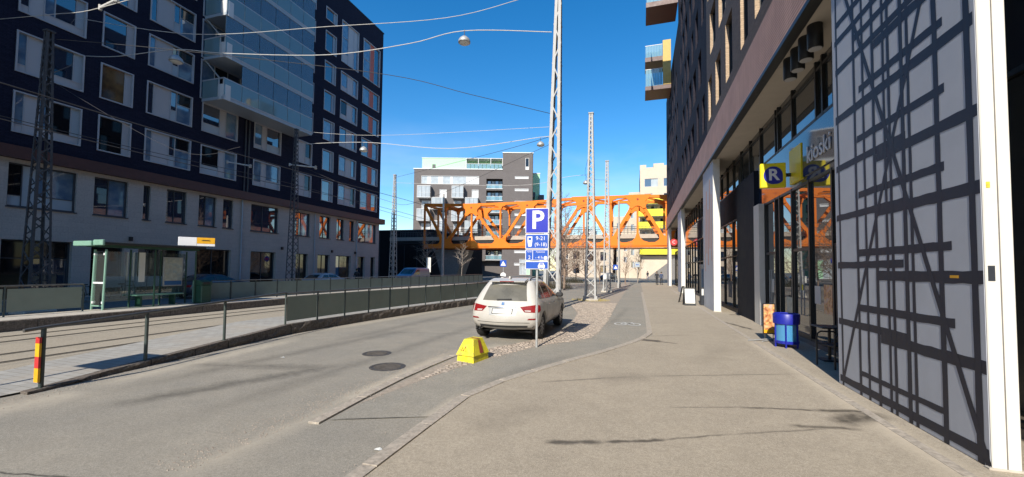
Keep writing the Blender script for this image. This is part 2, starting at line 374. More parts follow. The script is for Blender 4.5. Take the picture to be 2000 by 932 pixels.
def link(name, me, parent=None, loc=None):
    o = bpy.data.objects.new(name, me); COL.objects.link(o); o.parent = parent
    if loc is not None: o.location = loc
    return o
def tag(o, label=None, cat=None, group=None, kind=None):
    if label: o['label'] = label
    if cat: o['category'] = cat
    if group: o['group'] = group
    if kind: o['kind'] = kind
    return o
def empty(name, loc, rz=0, **kw):
    o = bpy.data.objects.new(name, None); COL.objects.link(o); o.location = loc; o.rotation_euler = (0, 0, rz); o.empty_display_size = .3
    return tag(o, **kw)
def copy_tree(o, parent=None):
    c = o.copy(); COL.objects.link(c); c.parent = parent
    for ch in list(o.children): copy_tree(ch, c)
    return c
def text(name, s, size, mat, parent, loc, rot=(R(90), 0, 0), align='CENTER', ext=.0015, sx_=1.0, bold=0):
    cu = bpy.data.curves.new(name, 'FONT'); cu.body = s; cu.size = size; cu.align_x = align; cu.align_y = 'CENTER'; cu.extrude = ext; cu.offset = bold; cu.resolution_u = 3
    t = bpy.data.objects.new(name, cu); COL.objects.link(t); dg = bpy.context.evaluated_depsgraph_get(); dg.update()
    me = bpy.data.meshes.new_from_object(t.evaluated_get(dg)); bpy.data.objects.remove(t); bpy.data.curves.remove(cu)
    me.materials.clear(); me.materials.append(MATS[mat]); o = link(name, me, parent, loc); o.rotation_euler = rot; o.scale = (sx_, 1, 1); return o
def evaluated(o, name, mat, parent):
    dg = bpy.context.evaluated_depsgraph_get(); dg.update(); me = bpy.data.meshes.new_from_object(o.evaluated_get(dg)); bpy.data.objects.remove(o)
    me.materials.clear(); me.materials.append(MATS[mat]); me.polygons.foreach_set('use_smooth', [True]*len(me.polygons)); return link(name, me, parent)

# ================================================================== the ground
def sheet(name, pts, z, mat, kind='structure', parent=None):
    m = MB(); m.add([(x, y, z) for x, y in pts], [tuple(range(len(pts)))])
    o = m.build(name, mat, parent)
    return tag(o, kind=kind)
def lerp_tab(tab, t):
    if t <= tab[0][0]: return tab[0][1]
    for (a, va), (b, vb) in zip(tab, tab[1:]):
        if t <= b: return va+(vb-va)*(t-a)/(b-a)
    return tab[-1][1]
sheet('ground', [(-500, -300), (500, -300), (500, 700), (-500, 700)], -.03, 'street_asphalt')
sheet('road', [(-10.2, -8), (-1.0, -8), (.6, 12), (.9, 110), (-16, 110), (-10.2, 30)], 0, 'road_asphalt')
sheet('side_street', [(-26.4, -8), (-18.6, -8), (-18.6, 110), (-26.4, 110)], -.004, 'street_asphalt')
sheet('tram_track_bed', [(-16.78, -8), (-10.2, -8), (-10.2, 30), (-12.5, 60), (-16.78, 60)], .006, 'track_paving')
KL = [(-2.34, -4), (-2.34, 4.9), (-2.33, 5.9), (-2.02, 6.82), (-1.38, 8.24), (-.67, 9.65), (.13, 11.56), (.5, 12.78), (.56, 17.6), (.6, 24), (.67, 37), (.9, 75)]
BL = [(-3.66, 4.95), (-3.45, 6.3), (-3.09, 7.83), (-2.66, 8.95), (-2.21, 10.1), (-1.5, 11.0), (-1.15, 11.7), (-1.03, 13), (-.96, 16.6), (-.95, 23.4), (-.8, 37.5), (-.6, 75)]
sidewalk = sheet('sidewalk', KL+[(9, 75), (9, -4)], .012, 'sidewalk_asphalt')
sheet('cycle_path', [(-3.62, 4.3), (-2.32, 4.87)]+KL[2:]+BL[::-1], .008, 'cycle_asphalt')
SL = [(-3.62, 4.3), (-3.70, 5.23), (-3.72, 6.46), (-3.66, 8.1), (-3.3, 9.3), (-2.9, 10.1), (-2.3, 11.6), (-2.1, 13.5), (-2.4, 18), (-3.3, 22), (-3.3, 27), (-2.6, 32), (-2.2, 38), (-1.4, 75)]
strip = sheet('verge_strip', SL+BL[::-1], .010, 'sand_joint')
# stone setts of the verge strip
def setts():
    m = MB(); rnd = random.Random(3)
    def xl(y): return lerp_tab([(b, a) for a, b in SL], y)
    def xr(y): return lerp_tab([(b, a) for a, b in BL], y)
    y = 5.0
    while y < 24:
        dy = .105; x = xl(y)+.16 if y < 8.2 else xl(y)+.03; off = rnd.uniform(0, .06); x += off
        while x < xr(y)-.07:
            w = rnd.uniform(.085, .125); h = .012+rnd.uniform(.004, .016)
            if rnd.random() > .03:
                x0, x1, y0, y1 = x, x+w-.014, y+rnd.uniform(-.008, .008), y+dy-.014; b = .012; t = [rnd.uniform(-.003, .003) for _ in range(4)]
                m.add([(x0, y0, .008), (x1, y0, .008), (x1, y1, .008), (x0, y1, .008), (x0+b, y0+b, h+t[0]), (x1-b, y0+b, h+t[1]), (x1-b, y1-b, h+t[2]), (x0+b, y1-b, h+t[3])],
                      [(4, 5, 6, 7), (0, 1, 5, 4), (1, 2, 6, 5), (2, 3, 7, 6), (3, 0, 4, 7)])
            x += w
        y += dy
    o = m.build('setts', 'sett_stone', strip); tag(o, kind='stuff')
setts()
def edging(line, width, z0, z1, mat, parent, step=.95, side=-1, rough=.004, seed=1):
    # separate granite edging stones following a line
    rnd = random.Random(seed); P = [Vector((x, y)) for x, y in line]
    seg = []; acc = 0
    for a, b in zip(P, P[1:]): seg.append((acc, a, b)); acc += (b-a).length
    def at(s):
        for s0, a, b in reversed(seg):
            if s >= s0: return a+(b-a)*min(1.0, (s-s0)/(b-a).length), (b-a).normalized()
        return P[0], (P[1]-P[0]).normalized()
    s = 0
    while s < acc-.2:
        e = min(acc, s+step*rnd.uniform(.85, 1.12)); pa, da = at(s+.003); pb, db = at(e-.003); n = (pb-pa).normalized(); n = Vector((n.y, -n.x))*side*-1
        zz = z1+rnd.uniform(-rough, rough); c = .006
        p = [pa, pb, pb+n*width, pa+n*width]; ctr = sum(p, Vector((0, 0)))/4
        inner = [q+(ctr-q).normalized()*c for q in p]
        m = MB().add([(q.x, q.y, z0) for q in p]+[(q.x, q.y, zz-c) for q in p]+[(q.x, q.y, zz) for q in inner],
                     [(0, 1, 5, 4), (1, 2, 6, 5), (2, 3, 7, 6), (3, 0, 4, 7), (4, 5, 9, 8), (5, 6, 10, 9), (6, 7, 11, 10), (7, 4, 8, 11), (8, 9, 10, 11)])
        m.build('kerb_stone', mat, parent); s = e
edging(KL[:11], .16, -.02, .026, 'granite', sidewalk, 1.05, 1, seed=2)
kerb2 = sheet('parking_kerb', [(-3.9, 4.1), (-3.6, 4.1), (-3.6, 4.25), (-3.9, 4.25)], -.006, 'granite')
edging([(-3.66, 4.15), (-3.74, 5.2), (-3.79, 6.46), (-3.72, 8.1), (-3.5, 8.8)],   .15, -.02, .022, 'granite', kerb2, 1.0, 1, seed=5)
edging([(3.02, 2), (3.08, 8), (3.25, 22), (3.6, 46)], .12, -.02, .0165, 'granite', sidewalk, 1.1, 1, .001, seed=8)

# near tram platform: ramps up from the road, rough granite kerb face
KT = [(3.8, -8.45), (4.6, -8.62), (5.8, -8.82), (7.4, -9.05), (9.3, -9.30), (12.1, -9.17), (15.7, -8.75), (20.7, -8.05), (25.5, -7.2)]
ZT = [(3.8, .03), (6.0, .12), (9.3, .27), (26, .30)]
def xk(y): return lerp_tab(KT, y)
def zk(y): return lerp_tab(ZT, y)
def platform_near():
    ys = [-8, 0, 3.8]+[3.8+.5*i for i in range(1, 44)]
    m = MB(); vs_ = []
    for y in ys:
        k = xk(y)-.17; z = zk(y) if y > 3.8 else .03
        vs_ += [(k, y, z), (k-1.75, y, z), (k-1.95, y, .0)]
    fs = []
    for i in range(len(ys)-1):
        a = 3*i; fs += [(a, a+1, a+4, a+3), (a+1, a+2, a+5, a+4)]
    m.add(vs_, fs); e = 3*(len(ys)-1); m.add([vs_[e], vs_[e+1], vs_[e+2], (vs_[e][0], vs_[e][1], 0)], [(0, 1, 2, 3)])
    o = m.build('tram_platform', 'platform_pavers'); tag(o, kind='structure')
    rnd = random.Random(11); y = 3.75
    while y < 25.2:
        l = rnd.uniform(.8, 1.15); y1 = min(y+l, 25.5); m = MB(); n, h = 7, 4; vs_ = []
        ja = rnd.uniform(-.012, .012)
        for i in range(n+1):
            yy = y+.008+(y1-y-.016)*i/n; zt = zk(yy)+.012; xx = xk(yy)+ja
            for j in range(h+1):
                e = rnd.uniform(-.016, .018) if 0 < j < h and 0 < i < n else -.008
                vs_.append((xx+e, yy, -.02+(zt+.02)*j/h))
            vs_.append((xx-.17, yy, zt)); vs_.append((xx-.17, yy, -.02))
        w = h+3; fs = [(i*w+j, (i+1)*w+j, (i+1)*w+j+1, i*w+j+1) for i in range(n) for j in range(h+2)]
        fs += [tuple(range(w)), tuple(n*w+j for j in reversed(range(w)))]
        m.add(vs_, fs); m.build('kerb_stone', 'granite_rough', o); y = y1
    return o
platform_near()
for X in (-11.7, -12.72, -14.72, -15.74):
    m = MB(); m.box(X-.03, X+.03, -8, 58, -.01, .014); m.box(X+.075, X+.13, -8, 58, -.01, .0085)
    r = m.build('tram_rail', 'rail_steel'); tag(r, kind='structure')
# far tram platform
m = MB(); m.box(-18.62, -16.96, -8, 46, -.02, .30); plat2 = tag(m.build('tram_platform', 'concrete'), kind='structure')
m = MB(); m.bbox(-.11, .07, 0, 1.19, -.02, .315, .012); me = m.mesh('kerb_stone'); me.materials.append(MATS['granite_rough'])
for i in range(43): link('kerb_stone', me, plat2, (-16.85+random.uniform(-.006, .006), -5.6+1.2*i, random.uniform(-.004, .004)))
m = MB(); m.box(-29.3, -26.4, -8, 110, -.02, .12); tag(m.build('pavement', 'concrete_dark'), kind='structure')
# iron covers in the road
def manhole(x, y, r, label):
    root = empty('manhole_cover', (x, y, 0), label=label, cat='manhole cover', group='manhole covers in the road')
    MB().lathe([(r, -.01), (r, .006), (r-.05, .007), (r-.05, .002), (r-.051, .002)], 28, cap=False).build('rim', 'iron_cover', root)
    m = MB().lathe([(r-.055, -.01), (r-.055, .005)], 28)
    for i in range(-5, 6):
        w = math.sqrt(max(0, (r-.09)**2-(i*.045)**2))
        if w > .03: m.box(-w, w, i*.045-.009, i*.045+.009, .004, .010)
    m.build('lid', 'iron_cover', root)
manhole(-5.48, 7.92, .31, 'round rusty manhole cover, the farther of the two in the road')
manhole(-4.55, 6.93, .34, 'round dark manhole cover, the nearer of the two in the road')
# bicycle symbol on the cycle path
def ring(m, cx, cy, r, w, sx_=1, n=20, z=.0135):
    o = len(m.v)
    for k in range(n):
        t = 2*math.pi*k/n
        for q in (r-w/2, r+w/2): m.v.append((cx+q*math.cos(t), cy+q*math.sin(t)*sx_, z))
    for k in range(n): a = o+2*k; b = o+2*((k+1) % n); m.f.append((a, a+1, b+1, b))
def stroke(m, a, b, w, z=.0135):
    a, b = Vector(a), Vector(b); n = (b-a).normalized(); n = Vector((-n.y, n.x))*w/2
    m.add([(*(a+n), z), (*(b+n), z), (*(b-n), z), (*(a-n), z)], [(0, 1, 2, 3)])
m = MB(); ring(m, -.23, 0, .2, .05, 1.5); ring(m, .23, 0, .2, .05, 1.5)
for a, b in (((-.23, 0), (-.12, .42)), ((-.12, .42), (.14, .42)), ((.23, 0), (.14, .55)), ((-.12, .42), (.02, 0)), ((.02, 0), (.14, .42)), ((-.23, 0), (.02, 0)), ((.14, .55), (.26, .58)), ((-.2, .5), (-.06, .5))): stroke(m, a, b, .05)
o = m.build('bicycle_marking', 'white_marking', None, loc=(-.25, 15.0, 0)); tag(o, 'worn white bicycle symbol painted on the cycle path', 'road marking')
# litter: a few pale scraps on the road
for i, (x, y, lb) in enumerate(((-2.55, 3.75, 'pale scrap of paper lying on the asphalt near the camera'), (-7.05, 6.9, 'tiny pale scrap lying on the road below the granite kerb'))):
    m = MB().add([(-.05, -.01, .004), (.03, -.03, .012), (.055, .012, .003), (0, .03, .016), (-.04, .022, .006)], [(0, 1, 3), (1, 2, 3), (0, 3, 4)])
    tag(m.build('paper_scrap', 'paper', None, loc=(x, y, .012 if i == 0 else .004)), lb, 'litter', 'scraps on the road')

# ================================================================== building tools
def wall(mp_, u0, u1, z0, z1, holes, depth=.25):
    # one wall surface with rectangular openings and their reveals; mp_(u, d, z) -> point, d outwards
    us = sorted({u0, u1} | {h[0] for h in holes} | {h[1] for h in holes}); zs = sorted({z0, z1} | {h[2] for h in holes} | {h[3] for h in holes})
    us = [u for u in us if u0 <= u <= u1]; zs = [z for z in zs if z0 <= z <= z1]; m = MB()
    for i in range(len(us)-1):
        for j in range(len(zs)-1):
            uc, zc = (us[i]+us[i+1])/2, (zs[j]+zs[j+1])/2
            if any(h[0] < uc < h[1] and h[2] < zc < h[3] for h in holes): continue
            m.quad(mp_(us[i], 0, zs[j]), mp_(us[i+1], 0, zs[j]), mp_(us[i+1], 0, zs[j+1]), mp_(us[i], 0, zs[j+1]))
    for a, b, c, d in holes:
        for p, q in (((a, c), (b, c)), ((b, c), (b, d)), ((b, d), (a, d)), ((a, d), (a, c))):
            m.quad(mp_(p[0], 0, p[1]), mp_(q[0], 0, q[1]), mp_(q[0], -depth, q[1]), mp_(p[0], -depth, p[1]))
    return m
def mbox(m, mp_, u0, u1, d0, d1, z0, z1):
    P = [mp_(u, d, z) for z in (z0, z1) for u, d in ((u0, d0), (u1, d0), (u1, d1), (u0, d1))]
    return m.add(P, [(3, 2, 1, 0), (4, 5, 6, 7), (0, 1, 5, 4), (1, 2, 6, 5), (2, 3, 7, 6), (3, 0, 4, 7)])
def window(root, mp_, u0, u1, z0, z1, lay, fr='window_frame', ft=.07, proud=.05, dp=.10, sill=True, mull=.035):
    # frame ring + mullions as the window part; panes and panels as its sub-parts
    m = MB()
    for a in ((u0, u0+ft, z0, z1), (u1-ft, u1, z0, z1), (u0+ft, u1-ft, z0, z0+ft), (u0+ft, u1-ft, z1-ft, z1)): mbox(m, mp_, a[0], a[1], -dp-.06, proud, a[2], a[3])
    U0, U1, Z0, Z1 = u0+ft, u1-ft, z0+ft, z1-ft; W, Hh = U1-U0, Z1-Z0
    for a, b, c, d, k in lay:
        if a > 0.001: mbox(m, mp_, U0+a*W-mull/2, U0+a*W+mull/2, -dp-.03, -dp+.05, Z0+c*Hh, Z0+d*Hh)
        if c > 0.001: mbox(m, mp_, U0+a*W, U0+b*W, -dp-.03, -dp+.046, Z0+c*Hh-mull/2, Z0+c*Hh+mull/2)
    w = m.build('window', fr, root)
    for a, b, c, d, k in lay:
        q = MB(); off = -dp if k.startswith('window') or k.endswith('glass') else -dp+.02
        mbox(q, mp_, U0+a*W, U0+b*W, off-.02, off, Z0+c*Hh, Z0+d*Hh)
        q.build('pane' if off == -dp else 'panel', k, w)
    return w

# ================================================================== left apartment building
LB = empty('apartment_building', (-29, 0, 0), label='long dark brick apartment block with glazed balconies and pale stone base on the left', cat='building')
def lm(u, d, z): return (d, u, z)
ROWS = [(8.35, 10.4), (11.35, 13.4), (14.35, 16.38), (17.25, 19.25), (20.2, 22.2), (23.2, 25.2), (26.35, 27.6)]
COLS = {'0': (7.6, 10.2), 'A': (11.8, 14.4), 'B': (15.1, 16.7), 'C': (17.4, 20.15), 'D': (20.8, 23.5), 'E': (24.9, 27.5), 'F': (29.1, 31.0), 'G': (32.3, 33.85), 'H': (34.6, 37.3), 'I': (38.1, 41.2)}
holes, wins = [], []
rnd = random.Random(21)
def glz(): return rnd.choice(['window_glass', 'window_glass', 'window_curtain_sky', 'window_curtain_sky', 'window_dark'])
for c, (a, b) in COLS.items():
    r = 0
    while r < 7:
        z0, z1 = ROWS[r]
        if c in 'HI' and r == 5: z1 = 27.6
        h = (a, b, z0, z1); g1, g2 = glz(), glz()
        if c in 'DE' and r >= 2:
            h = (a-.2, b+.2, z0-.75, z1); lay = [(0, .33, 0, 1, 'window_curtain_sky'), (.33, .66, 0, 1, g2), (.66, 1, 0, 1, 'window_glass')]
        elif c in 'A0': lay = [(0, .14, .18, 1, g1), (0, .14, 0, .18, 'pale_panel'), (.14, .36, 0, 1, 'pale_panel'), (.36, .52, .2, 1, 'window_curtain_sky'), (.52, .86, .2, 1, g2), (.86, 1, .2, 1, 'pale_panel_blue'), (.36, 1, 0, .2, 'pale_panel')]
        elif c == 'B': lay = [(0, .78, 0, 1, {0: 'window_dark', 1: 'window_warm'}.get(r, 'window_glass')), (.78, 1, 0, 1, 'pale_panel')]
        elif c == 'C': lay = [(0, .14, 0, 1, g1), (.14, .52, 0, 1, 'pale_panel'), (.52, .66, .35, 1, g2), (.66, 1, .62, 1, 'window_dark'), (.66, 1, 0, .62, 'window_curtain_sky'), (.52, .66, 0, .35, 'pale_panel_blue')]
        elif c == 'D': lay = [(0, .5, .3, 1, g1), (0, .5, 0, .3, 'pale_panel_blue'), (.5, .68, 0, 1, 'pale_panel'), (.68, 1, 0, 1, 'window_curtain_sky')]
        elif c == 'E': lay = [(0, .3, .15, 1, 'window_curtain_sky'), (0, .3, 0, .15, 'pale_panel'), (.3, .48, 0, 1, 'pale_panel'), (.48, 1, .3, 1, g2), (.48, 1, 0, .3, 'pale_panel_blue')]
        elif c == 'F': lay = [(0, .62, 0, 1, 'pale_panel'), (.62, 1, .3, 1, g1), (.62, 1, 0, .3, 'pale_panel_blue')]
        elif c == 'G': lay = [(0, .78, 0, 1, g1), (.78, 1, 0, 1, 'pale_panel_blue')]
        elif c == 'H' and r == 5: lay = [(0, .4, .22, .62, 'window_curtain_sky'), (0, .4, .62, 1, g1), (0, .4, 0, .22, 'pale_panel'), (.4, .75, 0, 1, 'pale_panel'), (.75, 1, 0, .5, 'window_curtain_sky'), (.75, 1, .5, 1, 'pale_panel')]
        elif c == 'H': lay = [(0, .4, .25, 1, g1), (0, .4, 0, .25, 'pale_panel'), (.4, .76, 0, 1, 'pale_panel'), (.76, 1, .1, 1, g2), (.76, 1, 0, .1, 'pale_panel')]
        elif c == 'I' and r == 5: lay = [(0, .42, .5, 1, g1), (0, .42, 0, .5, 'window_curtain_sky'), (.42, .68, 0, 1, 'coral_panel'), (.68, 1, 0, 1, 'window_glass')]
        else: lay = [(0, .42, 0, 1, g1), (.42, .68, 0, 1, 'coral_panel'), (.68, 1, 0, 1, g2)]
        holes.append(h); wins.append((h, lay))
        r += 2 if (c in 'HI' and r == 5) else 1
LBH = 30.1
wall(lm, 2, 41.8, 7.65, LBH, holes, .2).build('brick_wall', 'dark_brick', LB)
for h, lay in wins: window(LB, lm, *h, lay)
# stone base: upper windows and ground floor openings
up1 = [(7.6, 10.2), (11.8, 14.35), (15.1, 16.7), (17.5, 17.9), (18.8, 20.05), (20.85, 22.1), (22.6, 23.4), (24.9, 27.5), (29.3, 31.05), (32.25, 33.7), (34.6, 35.7), (36.55, 37.3), (38.0, 41.2)]
gf = [(7.6, 10.2), (11.7, 14.3), (15.1, 16.65), (17.35, 19.85), (20.8, 23.35), (25.0, 27.35), (29.5, 30.95), (32.1, 33.75), (34.6, 36.9), (38.05, 39.25), (40.3, 41.15)]
bh = [(a, b, 4.72, 6.85) for a, b in up1]+[(a, b, .15, 3.1) for a, b in gf]
wall(lm, 2, 41.8, .1, 7.05, bh, .35).build('stone_base', 'stone_cladding', LB)
for i, (a, b) in enumerate(up1):
    w_ = b-a
    lay = [(0, 1, 0, 1, 'window_glass')] if w_ < 1 else ([(0, .2, .25, 1, 'window_dark'), (0, .2, 0, .25, 'pale_panel_blue'), (.2, .42, 0, 1, 'pale_panel_blue'), (.42, 1, .28, 1, 'window_curtain_sky'), (.42, 1, 0, .28, 'pale_panel_blue')] if i == 1 else [(0, .45, 0, 1, 'window_glass'), (.45, 1, 0, 1, rnd.choice(['window_glass', 'window_curtain_sky']))])
    window(LB, lm, a, b, 4.72, 6.85, lay, fr='mast_dark', ft=.06, proud=-.12, dp=.22)
    mbox(MB(), lm, a-.04, b+.04, -.1, .06, 4.66, 4.717).build('sill', 'mast_dark', LB)
for i, (a, b) in enumerate(gf):
    lay = [(0, .5, 0, 1, 'window_dark'), (.5, 1, 0, 1, 'window_dark')] if b-a > 1.3 else [(0, 1, 0, 1, 'window_dark')]
    if i in (1, 2): lay = [(0, .45, 0, .7, 'window_dark'), (0, 1, .7, 1, 'window_dark'), (.45, 1, 0, .7, 'window_glass')]
    if i == 8: lay = [(0, .35, 0, 1, 'window_curtain_sky'), (.35, 1, 0, 1, 'window_warm')]
    window(LB, lm, a, b, .15, 3.1, lay, fr='mast_dark', ft=.06, proud=-.22, dp=.3)
m = MB(); mbox(m, lm, 1.5, 42.5, -.3, .32, 7.05, 7.65); m.build('cornice_band', 'band_metal', LB)
m = MB(); mbox(m, lm, 2, 41.6, -42, -.36, .0, LBH-.1); m.build('core', 'dark_brick', LB)
m = MB(); mbox(m, lm, 41.65, 41.8, -42, -.002, 0, LBH-.002); m.build('end_wall', 'dark_brick', LB)
m = MB(); mbox(m, lm, 1.9, 41.9, -42, .04, LBH, LBH+.12); m.build('roof_edge', 'dark_frame', LB)
m = MB(); mbox(m, lm, -70, 1.95, -26, 5.2, 0, 31); m.build('unseen_shade_block', 'dark_brick', LB)  # unseen block added to shade the left street and its masts
for u in (24.15, 24.45): MB().tube([lm(u, .08, 7.7), lm(u, .08, 13.3)], .05, 8).build('downpipe', 'mast_dark', LB)
for u in (24.1, 31.6, 37.7): MB().tube([lm(u, .07, .15), lm(u, .07, 7.0)], .045, 8).build('downpipe', 'pale_panel_blue', LB)
for u in (16.9, 20.45, 27.9, 33.95, 37.5):
    m = MB(); mbox(m, lm, u-.07, u+.07, .0, .16, 3.35, 3.6); m.build('wall_lamp', 'dark_frame', LB)
# glazed balconies
BU0, BU1, BD = 20.75, 28.8, 2.0
for k in range(5):
    z = 13.38+2.96*k
    m = MB(); mbox(m, lm, BU0, BU1, 0.0, BD, z, z+.2); b = m.build('balcony', 'pale_panel_blue', LB)
    m = MB(); mbox(m, lm, BU0, BU1, BD-.06, BD+.02, z+.2, z+.3); mbox(m, lm, BU0, BU1, BD-.05, BD+.01, z+1.42, z+1.5); mbox(m, lm, BU0-.02, BU0+.05, 0.0, BD-.06, z+1.42, z+1.5); m.build('rail', 'window_frame', b)
    n = 6
    for i in range(n):
        a, c = BU0+(BU1-BU0)*i/n, BU0+(BU1-BU0)*(i+1)/n
        m = MB(); mbox(m, lm, a+.03, c-.015, BD+.0, BD+.014, z+.3, z+1.42); m.build('parapet_glass', 'balcony_glass', b)
        if i > 0 or k != 0:
            m = MB(); mbox(m, lm, a+.02, c-.02, BD-.05, BD-.038, z+1.5, z+2.94); m.build('glazing', 'balcony_glazing', b)
        if i: m = MB(); mbox(m, lm, a-.02, a+.02, BD-.045, BD-.008, z+.3, z+1.42); m.build('baluster', 'white_far', b)
    m = MB(); mbox(m, lm, BU0+.0, BU0+.012, .05, BD-.55, z+.22, z+1.42); m.build('parapet_glass', 'balcony_glass', b)
    m = MB(); P = [(BU0+.02, BD-.55), (BU0-.02, BD-.3), (BU0+.02, BD-.06), (BU0+.14, BD+.03), (BU0+.5, BD+.03), (BU0+.5, BD-.02), (BU0+.17, BD-.04), (BU0+.07, BD-.12), (BU0+.04, BD-.3), (BU0+.07, BD-.55)]
    m.prism([(d, u) for u, d in P], z-.02, z+1.05); m.build('corner_panel', 'white_far', b)
    m = MB()
    for dd in (BD-.5, BD-.08): m.add(*(lambda q: (q.v, q.f))(mbox(MB(), lm, BU0+.02, BU0+.07, dd-.03, dd+.03, z+1.05, z+1.44)))
    m.build('post', 'white_far', b)
    m = MB(); mbox(m, lm, BU1-.02, BU1, .0, BD-.06, z+.2, z+2.94); m.build('side_screen', 'balcony_glazing', b)
    mbox(MB(), lm, 27.75, 29.0, .002, .03, z+.3, z+2.9).build('wall_panel', 'pale_panel', b)
    m = MB(); m.beam(lm(BU0+.1, .1, z+2.95), lm(BU0+.1, BD-.5, z+1.5), .07, .07); m.build('brace', 'pole_grey', b)

# ================================================================== right building
RA = 0.0145
RB = empty('office_building', (3.3, 5.2, 0), -RA, label='brown brick building on the right with white columns and glass shopfronts below', cat='building')
def rm(u, d, z): return (-d, u, z)
SOF = 7.16
# painted wall slabs / columns
for i, u in enumerate((0, 15.85, 32.1, 48.4)):
    th = .225 if i == 0 else .30
    m = MB(); m.bbox(.004, th, u, u+3.2, 0, SOF+.05, .008); col = m.build('column', 'white_paint', RB)
    m = MB(); mbox(m, rm, u+.012, u+3.19, -.0, .004, .02, SOF-.01); m.build('painted_face', 'panel_grey', col)
    if i == 0:
        m = MB(); m.box(.112, .120, -.006, .0, .03, SOF); m.build('joint', 'concrete_dark', col)
        lines = [(3.05, 2.18, 6.14), (3.09, .85, 5.33), (2.32, .48, 4.73), (3.1, .02, 4.5), (2.4, .45, 3.97), (3.14, 1.18, 3.66), (1.86, .02, 3.55), (2.4, .51, 3.1), (3.13, 1.27, 2.82), (1.89, .02, 2.77),
                 (2.46, .44, 2.2), (3.13, 1.28, 2.02), (1.89, .02, 1.86), (2.46, .4, 1.36), (3.15, 1.24, 1.08), (1.87, .02, .98), (3.14, .02, .13), (2.43, .61, .36), (2.4, .45, 5.6), (1.86, .02, 5.2), (3.1, 1.2, 5.85), (1.9, .1, 6.0), (2.4, .45, 6.5), (3.1, .02, 6.8)]
        th_ = {.13: .11, .36: .075}
        rn = random.Random(5); m = MB()
        def paint(pts_, d=.0062):
            m.add([rm(u_, d, z_) for u_, z_ in pts_], [tuple(range(len(pts_)))])
        ROUGH = lambda: rn.uniform(-.02, .02)
        for k, (a, b, z) in enumerate(lines):
            t = th_.get(z, .132 if (a-b) > 1.8 and a < 2 or a-b > 2.9 else .105); n = 14; top = []; bot = []
            for i2 in range(n+1):
                u_ = a+(b-a)*i2/n+(ROUGH() if i2 in (0, n) else 0); u_ = max(.014, u_)
                top.append((u_, z+t/2+rn.uniform(-.006, .006))); bot.append((u_, z-t/2+rn.uniform(-.006, .006)))
            paint(top+bot[::-1], .0060+.0001*(k % 7))
        for k, (u_, t) in enumerate(((3.03, .055), (2.45, .07), (2.19, .06), (1.91, .075), (1.64, .06), (1.52, .065), (1.23, .08), (1.1, .06), (.6, .085), (.12, .09))):
            n = 30; l_, r_ = [], []
            for i2 in range(n+1):
                z = .02+(SOF-.06)*i2/n; l_.append((u_-t/2+rn.uniform(-.004, .004), z)); r_.append((u_+t/2+rn.uniform(-.004, .004), z))
            paint(l_+r_[::-1], .0068+.0001*(k % 7))
        for k, (p, q, t) in enumerate((((2.95, 7.1), (.02, .03), .075), ((-.0+.2, 6.6), (3.03, .1), .07))):
            p, q = Vector(p), Vector(q); nrm = (q-p).normalized(); nrm = Vector((-nrm.y, nrm.x))*t/2
            paint([p+nrm, q+nrm, q-nrm, p-nrm], .0076+.0001*k)
        m.build('painted_lines', 'panel_black', col)
        mbox(MB(), rm, .34, .47, .0078, .0085, 1.85, 1.88).build('sticker', 'amber_paint', col)
        MB().box(.022, .075, -.004, .0, 1.83, 1.98).build('notice', 'dark_panel', col)
        MB().box(.03, .06, -.004, .0, 2.75, 2.81).build('sticker', 'yellow_plastic', col)
    elif i == 1:
        m = MB()
        for (u_, a, b, t) in ((.5, 2.4, 5.6, .18), (1.0, 3.0, 6.4, .25), (1.5, 2.2, 5.0, .3), (2.0, 2.8, 6.0, .25), (2.5, 1.9, 5.4, .18)):
            mbox(m, rm, u+u_-t/2, u+u_+t/2, .004, .0065, a, b)
        m.build('mural', 'fascia_tile', col)
    MB().bbox(-.03, th+.03, u-.02, u+.05, 0, .03, .005).build('plinth', 'concrete', col)
# fascia, soffit
m = MB(); m.box(-.10, .14, -16, 52.2, SOF, SOF+.10); m.build('drip_edge', 'dark_frame', RB)
m = MB(); m.box(-.06, .3, -16, 52.2, SOF+.10, 8.72); m.build('fascia', 'fascia_tile', RB)
for k, u in enumerate([-16+4.55*j for j in range(15)]):
    m = MB(); m.box(.14, 1.35, u+.006, u+4.544, SOF+.02, SOF+.10); m.build('soffit_panel', 'soffit', RB)
# upper brick wall with deep window slots
FL = [9.35+3.05*k for k in range(8)]
uh, uw = [], []
rnd = random.Random(9)
for k, z in enumerate(FL):
    u = -14+(1.15 if k % 2 else 0)
    while u < 50:
        top = 31 if u < 33.5 else 24.2
        w_ = rnd.choice([.95, 1.2, 1.45]); hh = rnd.choice([2.0, 2.0, 2.35])
        if z+hh < top-.5: uh.append((u, u+w_, z, z+hh)); uw.append((u, u+w_, z, z+hh))
        u += 2.3
near = [h for h in uh if h[1] < 17.4]; far = [h for h in uh if h[0] >= 17.4 and h[1] < 33.2]; far2 = [h for h in uh if h[0] > 33.8]
def ruw(u, d, z): return rm(u, d+.0, z)
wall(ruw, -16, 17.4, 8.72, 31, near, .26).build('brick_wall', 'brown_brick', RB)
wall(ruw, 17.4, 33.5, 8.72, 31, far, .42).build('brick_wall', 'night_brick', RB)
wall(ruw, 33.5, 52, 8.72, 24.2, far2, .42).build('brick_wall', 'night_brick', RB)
m = MB(); m.box(.46, 14, -16, 33.5, 7.4, 30.9); m.box(.46, 14, 33.5, 52, 7.4, 24.1); m.build('core', 'night_brick', RB)
m = MB(); m.box(.0, 14, 33.4, 33.5, 24.2, 31); m.box(0, 14, 51.9, 52, 8.72, 24.2); m.build('end_wall', 'night_brick', RB)
m = MB(); m.box(0, 14, -16.1, -16, 0, 31); m.build('end_wall', 'brown_brick', RB)
